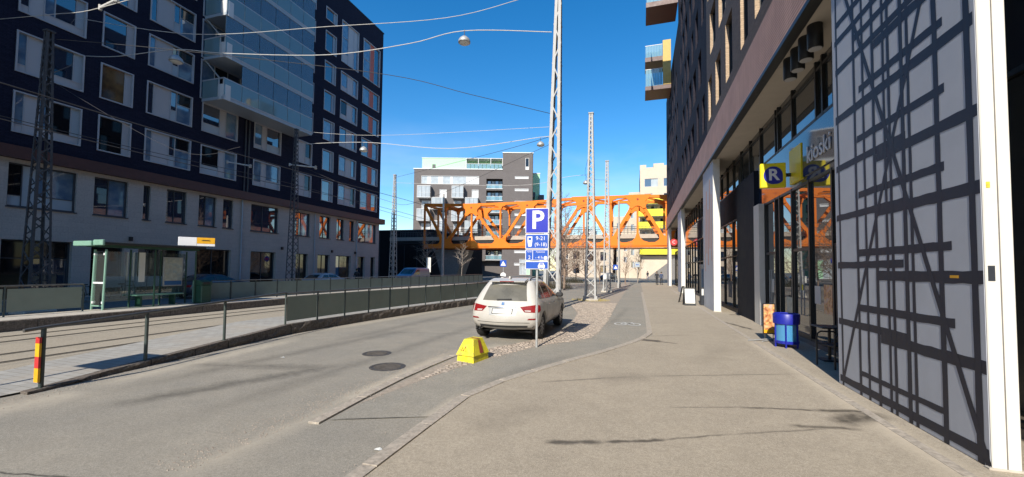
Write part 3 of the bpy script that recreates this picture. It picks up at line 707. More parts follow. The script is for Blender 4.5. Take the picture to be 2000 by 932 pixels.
for (a, b, c, d) in near+far+far2:
    q_ = -.12 if b < 17.4 else -.26
    window(RB, rm, a, b, c, d, [(0, 1, 0, 1, 'window_glass')], fr='dark_frame', ft=.05, proud=q_, dp=-q_+.07)
for (a, b, c, d) in near:
    mbox(MB(), rm, b-.004, b+.03, -.2, .008, c, d).build('reveal_bricks', 'reveal_brick', RB)
# cantilevered balcony boxes at the far end
def bal_box(u, z, two):
    m = MB(); mbox(m, rm, u, u+3.0, 0, 2.75, z-.45, z); b = m.build('balcony', 'band_metal', RB)
    mbox(MB(), rm, u-.03, u+.2, 0, .85, z, z+5.1 if two else z+3.2).build('side_cladding', 'wood_cladding', b)
    for i in range(1 if not two else 2):
        zz = z+3.35*i
        if i: mbox(MB(), rm, u, u+3, 0.0, 2.75, zz-.5, zz).build('slab', 'band_metal', b)
        hgt = 1.9 if not i else 1.3
        for k in range(6):
            mbox(MB(), rm, u-.0, u+.015, .9+.3*k, 1.185+.3*k, zz, zz+hgt).build('glass_panel', 'balcony_glass', b)
        for k in range(6): mbox(MB(), rm, u+.1+.48*k, u+.56+.48*k, 2.72, 2.735, zz, zz+hgt).build('glass_panel', 'balcony_glass', b)
        mbox(MB(), rm, u-.02, u+.03, .88, 2.75, zz+hgt, zz+hgt+.06).build('rail', 'white_far', b)
bal_box(43.0, 22.8, True); bal_box(33.6, 26.6, True)

# recessed shopfront
SX = 1.0
def sm(u, d, z): return (SX-d, u, z)
low = [-14, -11, -8, -5, -2.5, .6, 2.2, 3.2, 4.6, 5.9, 7.26, 8.55, 9.65, 10.09, 11.25]
low2 = [15.2, 16.65, 18.8, 20.6, 22.4, 24.2, 26, 27.8, 29.6, 31.4, 33.2, 35, 36.8, 38.6, 40.4, 42.2, 44, 46, 48, 50, 52]
def glaze(us, z0, z1, trans=()):
    for a, b in zip(us, us[1:]):
        mbox(MB(), sm, a+.025, b-.025, -.03, -.01, z0, z1).build('pane', 'shop_glass', RB)
    for u in us: mbox(MB(), sm, u-.035, u+.035, -.04, .05, z0, z1).build('mullion', 'dark_frame', RB)
    for z in trans:
        mbox(MB(), sm, us[0], us[-1], -.02, .04, z-.035, z+.035).build('transom', 'dark_frame', RB)
glaze(low, .12, 4.32, (.15, 4.28)); glaze(low2, .12, 4.32, (.15, 2.6, 4.28))
upm = [-14+1.55*k for k in range(12)]+[4.75, 5.7, 6.3, 6.7, 8.4, 9.7, 9.95, 11.75, 13.3]+[14.85+1.55*k for k in range(24)]
glaze(upm, 5.72, SOF+.02, (5.74, 6.95))
# reflective band between the two window rows, with the kiosk sign
mbox(MB(), sm, -14, 52, -.04, .03, 4.32, 5.72).build('band', 'band_glass', RB)
mbox(MB(), sm, 13.0, 20.0, .034, .06, 4.34, 5.70).build('band_panel', 'navy_cladding', RB)
mbox(MB(), sm, 11.3, 12.0, -.03, .22, .0, 4.32).build('pilaster', 'white_paint', RB)
mbox(MB(), sm, 12.15, 15.1, -.03, .16, .0, 5.7).build('cladding_panel', 'navy_cladding', RB)
mbox(MB(), sm, -14, 52, -.06, .06, 0.012, .12).build('plinth', 'concrete_dark', RB)
mbox(MB(), sm, -14, 52, -.6, -.06, 0.0, 7.3).build('back_wall', 'dark_frame', RB)
MB().box(1.0, 14, -15.9, 51.8, 7.2, 7.38).build('floor_slab', 'concrete_dark', RB)
# door leaves with long bow handles
for a, b in ((7.26, 8.55), (4.6, 5.9), (10.09, 11.25), (24.2, 26)):
    m = MB()
    for q in ((a+.06, a+.13), (b-.13, b-.06)): mbox(m, sm, q[0], q[1], -.01, .03, .16, 2.55)
    mbox(m, sm, a+.06, b-.06, -.01, .032, 2.48, 2.56); mbox(m, sm, a+.06, b-.06, -.01, .032, .14, .24); d_ = m.build('door', 'dark_frame', RB)
    MB().tube([sm(a+.2, .03, .75), sm(a+.2, .11, .75), sm(a+.2, .11, 1.95), sm(a+.2, .03, 1.95)], .016, 6).build('handle', 'galvanized', d_)
    MB().tube([sm(a+.42, .03, .75), sm(a+.42, .11, .75), sm(a+.42, .11, 1.95), sm(a+.42, .03, 1.95)], .016, 6).build('handle', 'galvanized', d_)

for (u, w_, z0, z1, mt) in ((6.1, .45, .9, 1.6, 'advert_print'), (6.75, .35, 1.1, 1.55, 'paper'), (8.75, .5, .35, 1.15, 'poster_map'), (5.1, .12, 1.45, 1.6, 'red_paint'), (7.9, .12, 1.4, 1.55, 'sign_yellow'), (10.5, .3, 1.2, 1.65, 'paper'), (15.6, .5, .7, 1.6, 'poster_map'), (17.2, .8, .6, 1.4, 'poster_blue')):
    mbox(MB(), sm, u, u+w_, -.009, -.004, z0, z1).build('window_poster', mt, RB)
# four black cylinder lamps under the soffit
for i, y in enumerate((10.05, 10.54, 11.03, 11.52)):
    o = empty('ceiling_lamp', (3.70, y, SOF+.02), label='black cylinder lamp under the soffit, %s of the four counted from the striped wall' % ('nearest', 'second', 'third', 'farthest')[i], cat='lamp', group='cylinder lamps under the soffit')
    MB().lathe([(.14, 0), (.145, -.02), (.145, -.50), (.13, -.52)], 24).build('housing', 'dark_frame', o, True)
    MB().lathe([(.125, -.515), (.12, -.527)], 20).build('lens', 'pale_panel', o)

# kiosk signs
ks = empty('projecting_sign', (3.86, 13.55, 4.70), -RA, label='square yellow sign with a white R on a blue disc jutting from the shopfront', cat='sign')
MB().bbox(-.33, .33, -.06, .06, -.36, .36, .02).build('box', 'sign_yellow', ks)
m = MB(); n = 32
pts_ = [(.245*math.cos(2*math.pi*k/n)+.0, .26*math.sin(2*math.pi*k/n)) for k in range(n)]
pts_ = [((x+.0 if x < 0 or z > 0 else min(.245, x+.06)), z) for x, z in pts_]
m.prism(pts_, -.066, .066, 'y'); m.build('disc', 'shop_blue', ks)
text('letter', 'R', .46, 'sign_white', ks, (.01, -.069, 0), bold=.012); text('letter', 'R', .46, 'sign_white', ks, (-.01, .069, 0), (R(90), 0, R(180)), bold=.012)
MB().box(.33, .62, -.025, .025, -.05, .05).build('bracket', 'dark_frame', ks)
kb = empty('shop_sign', (3.3+SX+RA*5.2, 10.4, 5.0), -RA, label='long shop sign with pale letters between two yellow blocks above the kiosk windows', cat='sign')
def km(u, d, z): return (-d, u, z)
for a, b in ((-.9, .15), (2.35, 3.25)): mbox(MB(), km, a, b, .034, .10, -.58, .40).build('yellow_block', 'sign_yellow', kb)
mbox(MB(), km, .2, 2.3, .034, .075, -.55, .38).build('backing', 'band_glass', kb)
text('lettering', 'kioski', .62, 'sign_white', kb, (-.09, 1.25, -.08), (R(90), 0, R(-90)), ext=.012)
# red round sign under the far soffit
rs = empty('round_sign', (3.75, 44.0, 4.75), label='small red sign with a white letter C hanging near the far columns', cat='sign')
MB().lathe([(.34, -.06), (.34, .06)], 24, axis='y').build('disc', 'red_paint', rs); text('letter', 'C', .42, 'sign_white', rs, (0, -.065, 0)); MB().box(.4, 1.2, -.03, .03, -.03, .03).build('bracket', 'dark_frame', rs)

# ================================================================== orange truss bridge
BR = empty('truss_bridge', (0, 60, 0), label='long orange steel truss footbridge spanning the street', cat='bridge')
TN = [(-33, 12.3), (-24.7, 11.95), (-15.6, 12.0), (-7.1, 12.35), (.4, 12.3), (8.2, 12.0), (16, 11.6)]
BN = [(-29.2, 5.5), (-19.9, 5.5), (-11.3, 5.55), (-3.3, 5.6), (4.2, 5.6), (12, 5.6)]
def tz(x): return lerp_tab(TN, x)
def fillet_poly(pts, r=.5):
    out = []
    n = len(pts)
    for i in range(n):
        a, b, c = Vector(pts[i-1]), Vector(pts[i]), Vector(pts[(i+1) % n]); u, v = (a-b), (c-b)
        rr = min(r, u.length*.45, v.length*.45); p, q = b+u.normalized()*rr, b+v.normalized()*rr
        for t in (0, .35, .65, 1): out.append((p*(1-t)*(1-t)+b*2*t*(1-t)+q*t*t)[:])
    return out
def truss(y):
    s = .0
    for a, b in zip(TN, TN[1:]): MB().beam((a[0], y, a[1]), (b[0], y, b[1]), .5, .38).build('top_chord', 'bridge_orange', BR)
    xs = [-33.0]+[b[0] for b in BN]+[16]
    for a, b in zip(xs, xs[1:]): MB().beam((a, y, 5.55), (b, y, 5.58), .5, .5).build('bottom_chord', 'bridge_orange', BR)
    for a, b in zip(xs, xs[1:]): MB().box(a, b, y-.28, y+.28, 5.10, 5.245).build('bottom_flange', 'bridge_orange', BR)
    for x, z in TN: MB().box(x-.13, x+.13, y-.13, y+.13, 5.8, z-.2).build('vertical', 'bridge_orange', BR)
    for x, z in BN: MB().box(x-.13, x+.13, y-.131, y+.131, 5.8, tz(x)-.2).build('vertical', 'bridge_orange', BR)
    for i, (x, z) in enumerate(BN):
        for t in (TN[i], TN[i+1]): MB().beam((x, y, z+.1), (t[0], y, t[1]-.1), .42, .30, (0, 1, 0)).build('diagonal', 'bridge_orange', BR)
    for x, z in TN[1:]:   # big upper gusset plates, flaring into the chord and diagonals
        P = [(x-1.9, z+.22), (x+1.9, z+.22), (x+1.5, z-.3), (x+.92, z-.75), (x+1.15, z-1.65), (x+.75, z-1.8), (x+.3, z-1.35), (x-.3, z-1.35), (x-.75, z-1.8), (x-1.15, z-1.65), (x-.92, z-.75), (x-1.5, z-.3)]
        MB().prism(fillet_poly(P, .45), y-.29, y+.29, 'y').build('gusset', 'bridge_orange', BR)
        MB().lathe([(.16, -.30), (.16, .30)], 12, (x, y, z-.45), 'y').build('rivet_boss', 'rust_red', BR)
    for x, z in BN:       # lower gussets under the diagonals
        P = [(x-1.9, z-.25), (x+1.9, z-.25), (x+1.6, z+.2), (x+.85, z+.6), (x+1.1, z+1.6), (x+.72, z+1.7), (x+.3, z+1.05), (x-.3, z+1.05), (x-.72, z+1.7), (x-1.1, z+1.6), (x-.85, z+.6), (x-1.6, z+.2)]
        MB().prism(fillet_poly(P, .4), y-.27, y+.27, 'y').build('gusset', 'bridge_orange', BR)
    for x, z in TN[1:]:   # bell-shaped feet of the verticals
        P = [(x-1.5, 5.5), (x+1.5, 5.5), (x+1.4, 5.85), (x+.75, 6.05), (x+.35, 6.45), (x+.15, 7.1), (x-.15, 7.1), (x-.35, 6.45), (x-.75, 6.05), (x-1.4, 5.85)]
        MB().prism(P, y-.26, y+.26, 'y').build('foot_plate', 'bridge_orange', BR)
    for x, z in BN:
        zz = tz(x); P = [(x-1.1, zz+.15), (x+1.1, zz+.15), (x+.8, zz-.3), (x+.3, zz-.45), (x+.15, zz-.95), (x-.15, zz-.95), (x-.3, zz-.45), (x-.8, zz-.3)]
        MB().prism(P, y-.255, y+.255, 'y').build('head_plate', 'bridge_orange', BR)
truss(0); truss(4.8)
for i, (x, z) in enumerate(sorted(TN+[(b[0], tz(b[0])) for b in BN])): MB().beam((x, .25, z), (x, 4.55, z), .3, .35).build('cross_beam', 'bridge_orange', BR)
nodes_ = sorted(TN+[(b[0], tz(b[0])) for b in BN])
for i, (a, b) in enumerate(zip(nodes_, nodes_[1:])):
    p, q = (a, b) if i % 2 == 0 else (b, a)
    MB().beam((p[0], .2, p[1]+.05), (q[0], 4.6, q[1]+.05), .22, .22).build('wind_brace', 'bridge_orange', BR)
for i in range(13): MB().beam((-33+4*i, .2, 5.6), (-33+4*i, 4.6, 5.6), .25, .5).build('floor_beam', 'bridge_orange', BR)
MB().box(-40, 18, .75, 4.05, 6.45, 7.05).build('deck', 'bridge_deck', BR); MB().box(-40, 18, .9, 3.9, 5.9, 6.45).build('deck_girder', 'dark_frame', BR)
for y in (.82, 3.98):
    m = MB()
    for i in range(116): m.box(-40+.5*i-.015, -40+.5*i+.015, y-.015, y+.015, 7.05, 8.15)
    for z in (7.3, 7.55, 7.8, 8.0): m.box(-40, 18, y-.012, y+.012, z-.012, z+.012)
    m.box(-40, 18, y-.035, y+.035, 8.13, 8.2); m.build('railing', 'mast_dark', BR)
m = MB(); m.prism([(-31.5, 4.95), (-26.0, 4.95), (-27.8, 0), (-30.0, 0)], .6, 4.2, 'y'); m.build('pier', 'concrete_dark', BR)
m = MB(); m.prism([(12, 4.95), (16, 4.95), (15, 0), (13, 0)], .6, 4.2, 'y'); m.build('pier', 'concrete_dark', BR)

# ================================================================== buildings beyond the bridge
def boxbuild(root, name, mat, x0, x1, y0, y1, z0, z1): return MB().box(x0, x1, y0, y1, z0, z1).build(name, mat, root)
o = empty('dark_hall', (-36, 68, 0), label='low black windowless hall beside the bridge end', cat='building')
m = MB().prism([(-40, 8.9), (-2.8, 9.0), (.2, 8.3), (.2, 0), (-40, 0)], 0, 26, 'y'); m.build('wall', 'hall_black', o)
m = MB().box(-40.05, .25, -.05, 26, 8.93, 9.08); o2 = m.build('roof_edge', 'mast_dark', o); o2.rotation_euler = (0, R(.12), 0)
for k in range(14): MB().box(-38+2.7*k, -37.94+2.7*k, -.03, .0, .1, 8.5).build('panel_joint', 'mast_dark', o)
# grey apartment house
GB = empty('grey_apartment_house', (-3.36, 113.8, 0), YAW, label='grey brick apartment house with box balconies and mint green penthouse behind the bridge', cat='building')
def gm(u, d, z): return (u, -d, z)
gh, gw = [], []
def gwin(a, b, c, d, lay, fr='white_far'): gh.append((a, b, c, d)); gw.append((a, b, c, d, lay, fr))
wg, wc, pw = 'window_glass', 'far_pane', 'white_far'
gwin(-54.2, -38.6, 24.7, 26.9, [(0, .1, 0, 1, wc), (.1, .16, 0, 1, pw), (.16, .29, 0, 1, wc), (.29, .37, 0, 1, pw), (.37, .5, 0, 1, wc), (.5, .54, 0, 1, pw), (.54, .78, 0, 1, wc), (.78, .86, 0, 1, pw), (.86, 1, 0, 1, pw)])
zr = [21.0, 17.9, 14.8, 11.7, 8.6, 5.5]
for i, z in enumerate(zr):
    if i % 2 == 0:
        cols = ((-49.2, -47.3), (-40.5, -38.7)); boxes = ((-54.9, -51.3), (-45.7, -42.5))
    else:
        cols = ((-54.0, -51.6), (-45.3, -43.3)); boxes = ((-51.0, -47.5), (-42.1, -38.6))
    for a, b in cols: gwin(a, b, z-.1, z+2.2, [(0, .75, 0, 1, wc if i else pw), (.75, 1, 0, 1, pw)])
    for a, b in boxes:
        q = MB(); mbox(q, gm, a, b, .0, 1.9, z-.3, z-.15); bx_ = q.build('box_balcony', 'white_far', GB)
        mbox(MB(), gm, a, b, 0, 1.9, z+2.75, z+2.9).build('top_slab', 'white_far', bx_)
        mbox(MB(), gm, a, a+.1, 0.0, 1.88, z-.15, z+2.75).build('side_wall', 'white_far', bx_); mbox(MB(), gm, b-.1, b, .0, 1.88, z-.15, z+2.75).build('side_wall', 'grey_brick', bx_)
        for k in range(3):
            w_ = (b-a-.2)/3; mbox(MB(), gm, a+.1+w_*k+.03, a+.1+w_*(k+1)-.03, 1.84, 1.88, z-.15, z+1.0).build('parapet_glass', 'far_pane', bx_)
            mbox(MB(), gm, a+.1+w_*k+.03, a+.1+w_*(k+1)-.03, 1.82, 1.84, z+1.06, z+2.72).build('glazing', 'far_pane', bx_)
        mbox(MB(), gm, a, b, 1.8, 1.92, z+1.0, z+1.06).build('rail', 'white_far', bx_)
# recessed balcony stack
for i in range(8):
    z = 23.6-3.2*i
    if z < 2: break
    gh.append((-36.6, -32.2, z, z+2.65))
    bk = mbox(MB(), gm, -36.55, -32.25, -1.7, -1.6, z, z+2.65).build('recess_wall', 'dark_panel', GB)
    for k in range(4): mbox(MB(), gm, -36.3+1.05*k, -35.5+1.05*k, -1.6, -1.55, z+.2, z+2.3).build('pane', wc if k % 2 else wg, bk)
    q = MB(); mbox(q, gm, -36.65, -32.15, -1.6, .25, z-.2, z-.02); b_ = q.build('balcony', 'white_far', GB)
    for k in range(6): mbox(MB(), gm, -36.5+.7*k, -35.85+.7*k, .16, .18, z+.05, z+1.0).build('parapet_glass', 'balcony_glass', b_)
    mbox(MB(), gm, -36.6, -32.2, .14, .22, z+1.0, z+1.08).build('rail', 'white_far', b_)
for i in range(8):
    z = 26.3-3.35*i
    if z > 1: gwin(-28.9, -25.2, z, z+.7, [(0, 1, 0, 1, pw)])
gwin(-26.1, -25.1, 28.8, 32.0, [(0, 1, .25, 1, 'window_dark'), (0, 1, 0, .25, pw)])
gwin(-27.5, -24.6, .4, 4.6, [(0, .33, 0, 1, wc), (.33, .66, 0, 1, wc), (.66, 1, 0, 1, 'mint_panel')])
gwin(-37.6, -31.0, .2, 4.0, [(0, .25, 0, 1, 'window_dark'), (.25, .5, 0, 1, 'window_dark'), (.5, .75, 0, 1, wg), (.75, 1, 0, 1, 'window_dark')], 'dark_frame')
gwin(-45, -39.5, .2, 4.0, [(0, .33, 0, 1, 'window_dark'), (.33, .66, 0, 1, 'window_dark'), (.66, 1, 0, 1, 'window_dark')], 'dark_frame')
hA = [h for h in gh if h[1] <= -32.1 or h[0] < -36]; hB = [h for h in gh if h not in hA]
hA = [h if h[1] < -32.2 else (h[0], -32.2, h[2], h[3]) for h in hA]
wall(gm, -56.2, -32.2, 0, 28.7, hA, .3).build('brick_wall', 'grey_brick', GB)
wall(gm, -32.2, -24.0, 0, 33.3, [h for h in hB if h[0] > -32.2], .3).build('tower_wall', 'grey_brick', GB)
for a, b, c, d, lay, fr in gw:
    if a < -32.2 < b: continue
    window(GB, gm, a, b, c, d, lay, fr=fr, ft=.09, proud=.04, dp=.14, mull=.09)
MB().box(-56.2, -32.2, 1.8, 16, 0, 28.6).build('core', 'grey_brick', GB); MB().box(-32.2, -24.15, .5, 16, 0, 33.2).build('tower_core', 'grey_brick', GB)
MB().box(-24.15, -24.0, .0, 30, 0, 33.2).build('end_wall', 'brown_brick', GB)
for k in range(7): MB().box(-24.0, -22.9, 8, 12, 4.2+3.1*k, 5.6+3.1*k).build('end_balcony', 'dark_panel', GB)
MB().box(-56.4, -32.2, -.15, 16, 28.7, 28.95).build('roof_edge', 'white_far', GB); MB().box(-32.3, -23.9, -.15, 16, 33.3, 33.55).build('tower_roof_edge', 'white_far', GB)
pn = MB().box(-54.3, -42.3, 1.0, 14, 28.95, 32.0).build('penthouse', 'mint_panel', GB); MB().box(-54.4, -32.2, .9, 14, 32.0, 32.15).build('penthouse_roof', 'white_far', GB)
MB().box(-42.3, -32.2, 3.6, 14, 28.95, 32.0).build('terrace_wall', 'mint_panel', GB)
for x in (-42.3, -39.0, -35.6, -32.4): MB().box(x, x+.15, .9, 3.6, 28.95, 32.0).build('terrace_divider', 'white_far', GB)
for k in range(9): MB().box(-42.0+1.08*k, -41.05+1.08*k, .25, .28, 28.95, 30.3).build('terrace_glass', 'balcony_glass', GB)
MB().box(-42.3, -32.2, .2, .33, 30.3, 30.4).build('terrace_rail', 'white_far', GB); MB().box(-51.5, -50.6, .95, 1.0, 29.1, 30.3).build('vent', 'roof_grey', GB)
# second house behind it with a mint stair tower
o = empty('mint_tower_house', (-28.2, 118.9, 0), YAW, label='narrow house end with mint green strip behind the grey apartment house', cat='building')
MB().box(-3.5, 1.0, 0, 10, 0, 30.5).build('wall', 'mint_panel', o); MB().box(.6, 2.2, -1.2, 8, 9, 24).build('balcony_stack', 'dark_panel', o); MB().box(-3.6, 1.1, -.1, 10, 30.5, 30.8).build('roof_edge', 'white_far', o)
for k in range(5): MB().box(.55, 2.3, -1.3, -1.2, 9.3+3*k, 10.4+3*k).build('parapet', 'mint_panel', o)
# beige house with yellow balconies
BB = empty('beige_house', (0, 100, 0), label='tall beige plaster house with bright yellow balcony bands at the end of the street', cat='building')
bm_ = gm
def beige(u0, u1, z1, y, wins_, name, top=None):
    f = lambda u, d, z: (u, y-d, z)
    wall(f, u0, u1, 0, z1, [w for w in wins_], .3).build(name, 'plaster_beige', BB)
    for a, b, c, d in wins_: window(BB, f, a, b, c, d, [(0, .5, 0, 1, wg), (.5, 1, 0, 1, wc)], fr='window_frame', ft=.08, proud=-.05, dp=.2)
    MB().box(u0, u1, y+.32, y+14, 0, z1-.02).build('core', 'plaster_beige', BB)
    MB().box(u0-.0, u0+.02, y, y+14, 0, z1).build('side_wall', 'plaster_beige', BB)
beige(1.2, 13, 25.6, 0, [(2.2, 5.2, 21.4, 23.3), (6.4, 9.4, 21.4, 23.3), (2.2, 4.0, 18.6, 19.8), (6.4, 8.4, 18.6, 19.8)]+[(a, a+1.4, z, z+1.4) for z in (15.6, 12.6, 9.6) for a in (1.6, 3.6, 5.6, 7.6)], 'front_wall')
beige(-1.4, 1.2, 20.8, 3, [(-.9, -.1, z, z+1.5) for z in (17.5, 14.5, 11.5, 8.5, 5.5, 2.5)], 'middle_wall')
beige(-5.1, -1.4, 15.2, 5, [(a, a+.8, z, z+1.4) for z in (12.2, 9.4, 6.6, 3.8) for a in (-4.3, -2.6)], 'low_wall')
for a, b, z in ((1.2, 2.6, 26.6), (2.6, 4.2, 25.95), (4.2, 6.5, 26.8), (6.5, 13, 26.3)): MB().box(a, b, 0.0, 6, 25.6, z).build('stepped_parapet', 'plaster_beige', BB)
for (a, b, z0, z1) in ((2.3, 9, 17.0, 18.4), (.7, 9, 14.2, 15.8), (.7, 9, 11.3, 12.9), (1.1, 9, 5.5, 6.9)):
    yb = MB().box(a, b, -2.6, -2.45, z0, z1).build('balcony_band', 'yellow_panel', BB); MB().box(a, b, -2.45, 0, z0, z0+.2).build('slab', 'white_far', yb); MB().box(a, a+.12, -2.45, 0, z0+.2, z1).build('band_end', 'yellow_panel', yb)
MB().prism([(1.5, 5.2), (9, 5.2), (9, 0), (1.5, 0)], -1.0, -.6, 'y').build('garden_wall', 'plaster_beige', BB)
MB().prism([(2.5, .1), (8.2, 4.6), (9.2, 4.6), (9.2, 0), (2.5, 0)], -4.2, -3.9, 'y').build('stair_wall', 'concrete_dark', BB)
for k in range(14): MB().box(2.6+.42*k, 3.02+.42*k, -3.9, -1.1, 0, .2+.3*k).build('step', 'concrete', BB)
# low house across the square
o = empty('low_beige_house', (-10.5, 105, 0), label='low beige house with dark windows seen under the bridge behind bare trees', cat='building')
f = lambda u, d, z: (u, -d, z)
hw = [(-4.6, -3.0, 1.0, 3.4), (-1.4, .6, 4.0, 6.6), (2.2, 3.6, 4.2, 6.4), (-4.6, -3.0, 4.6, 6.6), (2.2, 3.6, 1.2, 3.0)]
wall(f, -6, 6.2, 0, 8.4, hw, .25).build('wall', 'plaster_beige_low', o); MB().box(-6, 6.2, .3, 12, 0, 8.3).build('core', 'plaster_beige_low', o); MB().box(-6.2, 6.4, -.2, 12, 8.4, 8.7).build('roof', 'roof_grey', o)
for h in hw: window(o, f, *h, [(0, .5, 0, 1, 'window_glass'), (.5, 1, 0, 1, 'window_dark')], fr='dark_frame', ft=.08, proud=-.05, dp=.18)
o = empty('brown_office_block', (-14, 130, 0), label='distant low brown block showing through the bridge truss', cat='building')
f2 = f; hw = [(-7+2.3*i, -5.4+2.3*i, z, z+1.6) for i in range(7) for z in (2, 5.4, 8.8)]
wall(f2, -9, 10, 0, 12.5, hw, .25).build('wall', 'brown_brick', o); MB().box(-9, 10, .3, 14, 0, 12.4).build('core', 'brown_brick', o); MB().box(-9.2, 10.2, -.2, 14, 12.5, 12.8).build('roof', 'roof_grey', o)
for h in hw: window(o, f2, *h, [(0, 1, 0, 1, 'window_glass')], fr='white_far', ft=.1, proud=-.03, dp=.15)
MB().box(-2, 2, 3, 8, 12.8, 14.6).build('roof_plant', 'white_far', o)

# ================================================================== lattice masts
def mast(x, y, h, w0, w1, mat, label, rz=0, foot=True, each=False, n=None, power=1.0, lt=.065, bw=.04):
    o = empty('lattice_mast', (x, y, 0), rz, label=label, cat='mast', group='lattice tram masts')
    W = lambda z: (w0+(w1-w0)*(z/h)**power)/2
    cs = ((-1, -1), (1, -1), (1, 1), (-1, 1))
    for a, b in cs:
        m = MB(); p = [(a*W(h*i/6), b*W(h*i/6), h*i/6) for i in range(7)]
        for q, r_ in zip(p, p[1:]):
            # angle profile: two thin flanges
            m.beam((q[0]-a*lt/2, q[1], q[2]), (r_[0]-a*lt/2, r_[1], r_[2]), .014, lt, (1, 0, 0)) if False else None
            A = Vector(q); B = Vector(r_)
            for (dx, dy) in ((-a*lt, 0), (0, -b*lt)):
                d = Vector((dx, dy, 0)); nn = Vector((dy, dx, 0)).normalized()*.006
                m.add([A+nn, A+d+nn, B+d+nn, B+nn, A-nn, A+d-nn, B+d-nn, B-nn], [(0, 1, 2, 3), (7, 6, 5, 4), (0, 4, 5, 1), (1, 5, 6, 2), (2, 6, 7, 3), (3, 7, 4, 0)])
        m.build('leg', mat, o)
    z = .15; k = 0; joined = MB()
    while z < h-.35:
        st = max(.3, W(z)*2*.95 if n is None else n); z2 = min(h-.1, z+st)
        for f_ in range(4):
            a, b = cs[f_], cs[(f_+1) % 4]
            if k % 2: a, b = b, a
            p = (a[0]*W(z), a[1]*W(z), z); q = (b[0]*W(z2), b[1]*W(z2), z2)
            nrm = Vector((cs[f_][0]+cs[(f_+1) % 4][0], cs[f_][1]+cs[(f_+1) % 4][1], 0)).normalized()
            if each: MB().beam(p, q, bw, .014, nrm).build('brace', mat, o)
            else: joined.beam(p, q, bw, .014, nrm)
        z = z2; k += 1
    if not each: joined.build('lattice', mat, o)
    MB().box(-W(h)-.04, W(h)+.04, -W(h)-.04, W(h)+.04, h-.03, h+.03).build('cap', mat, o)
    if foot: MB().bbox(-w0/2-.15, w0/2+.15, -w0/2-.15, w0/2+.15, -.05, .12, .03).build('footing', 'concrete', o)
    for sgn in (-1, 1): MB().box(sgn*w0/2*.97-.09, sgn*w0/2*.97+.09, -w0/2-.03, -w0/2+.12, .08, .3).build('base_plate', mat, o)
    return o
m1_ = mast(-3.9, 19.9, 18.5, .80, .20, 'mast_paint', 'tall pale lattice mast directly behind the parked white car', each=True, n=1.0, lt=.14, bw=.055); m1_.rotation_euler = (0, .016, 0)
mast(-2.62, 25.8, 11.75, .70, .24, 'mast_paint', 'pale lattice mast on a concrete foot at the verge beyond the car', each=True, lt=.10, bw=.05)
mast(-2.3, 36.3, 11.4, .66, .24, 'mast_paint', 'distant pale lattice mast, third in the row along the cycle path', lt=.09, bw=.05)
mast(-22.4, 10.0, 11.2, .66, .20, 'mast_dark', 'dark lattice mast at the left edge, beside the tram shelter', each=True, lt=.07, bw=.045)  # the shade this mast stands in is put into its dark colour
mast(-22.4, 22.5, 11.4, .6, .16, 'mast_dark', 'dark lattice mast before the middle of the dark brick building')  # coloured dark for shade, like the mast before it
mast(-23.0, 35.6, 11.2, .62, .2, 'mast_paint', 'lattice mast standing just right of the dark brick building corner')
def roundpole(x, y, h, r0, r1, mat, label, name='street_pole'):
    o = empty(name, (x, y, 0), label=label, cat='pole'); MB().tube([(0, 0, 0), (0, 0, h)], [r0, r1], 12).build('shaft', mat, o, True); MB().lathe([(r0*1.5, 0), (r0*1.5, .5), (r0, .55)], 12).build('base', mat, o); MB().lathe([(r1*1.15, h-.05), (r1*.6, h+.06)], 12).build('cap', mat, o); return o
roundpole(-25.7, 52, 12.3, .19, .12, 'pole_grey', 'plain grey round pole standing in front of the bridge end')
roundpole(-1.62, 45, 9.2, .14, .1, 'pole_grey', 'grey round pole beside the cycle path in front of the bridge')

# ================================================================== fences, handrail
def fence(name, pts, z_of, hgt, pm, fm, label, group, rail=True, base=.1, step=1.2, skip=0):
    # pts: function s-> (x, y) tabulated; posts, rail and one panel per bay
    P = [Vector((x, y)) for x, y in pts]; seg = []; acc = 0
    for a, b in zip(P, P[1:]): seg.append((acc, a, b)); acc += (b-a).length
    def at(s):
        for s0, a, b in reversed(seg):
            if s >= s0-1e-6: return a+(b-a)*min(1.0, (s-s0)/(b-a).length)
        return P[0]
    n = max(1, round(acc/step)); nodes = [at(acc*i/n) for i in range(n+1)]
    o = empty(name, (nodes[0].x, nodes[0].y, 0), label=label, cat='fence', group=group)
    L0 = nodes[0]
    loc = [(q.x-L0.x, q.y-L0.y, z_of(q.y)) for q in nodes]
    for x, y, z in loc:
        MB().tube([(x, y, z-.02), (x, y, z+hgt)], .026, 8).build('post', pm, o)
    MB().tube([(x, y, z+hgt) for x, y, z in loc], .026, 8).build('rail', 'handrail_metal', o, True)
    for a, b in zip(loc, loc[1:]):
        a, b = Vector(a), Vector(b); d = (b-a).normalized(); a2, b2 = a+d*.045, b-d*.045
        nn = Vector((d.y, -d.x, 0)).normalized()*.006; z0, z1 = Vector((0, 0, base)), Vector((0, 0, hgt-.09))
        MB().add([a2+z0+nn, b2+z0+nn, b2+z1+nn, a2+z1+nn, a2+z0-nn, b2+z0-nn, b2+z1-nn, a2+z1-nn], [(0, 1, 2, 3), (7, 6, 5, 4), (0, 4, 5, 1), (1, 5, 6, 2), (2, 6, 7, 3), (3, 7, 4, 0)]).build('panel', fm, o)
    return o
fence('platform_fence', [(xk(y)-.1, y) for y in (9.25, 11, 13, 15, 17, 19, 21, 23, 25.3)], zk, .88, 'fence_post', 'fence_panel', 'olive panel fence with steel posts along the near tram platform', 'tram platform fences', base=.1, step=1.16)
z2 = lambda y: .31
fence('platform_fence', [(-18.45, 2.0), (-18.3, 5.6), (-18.25, 9.35)], z2, .92, 'fence_post', 'fence_panel', 'short dark olive panel fence left of the tram shelter', 'tram platform fences', base=.12, step=1.85)
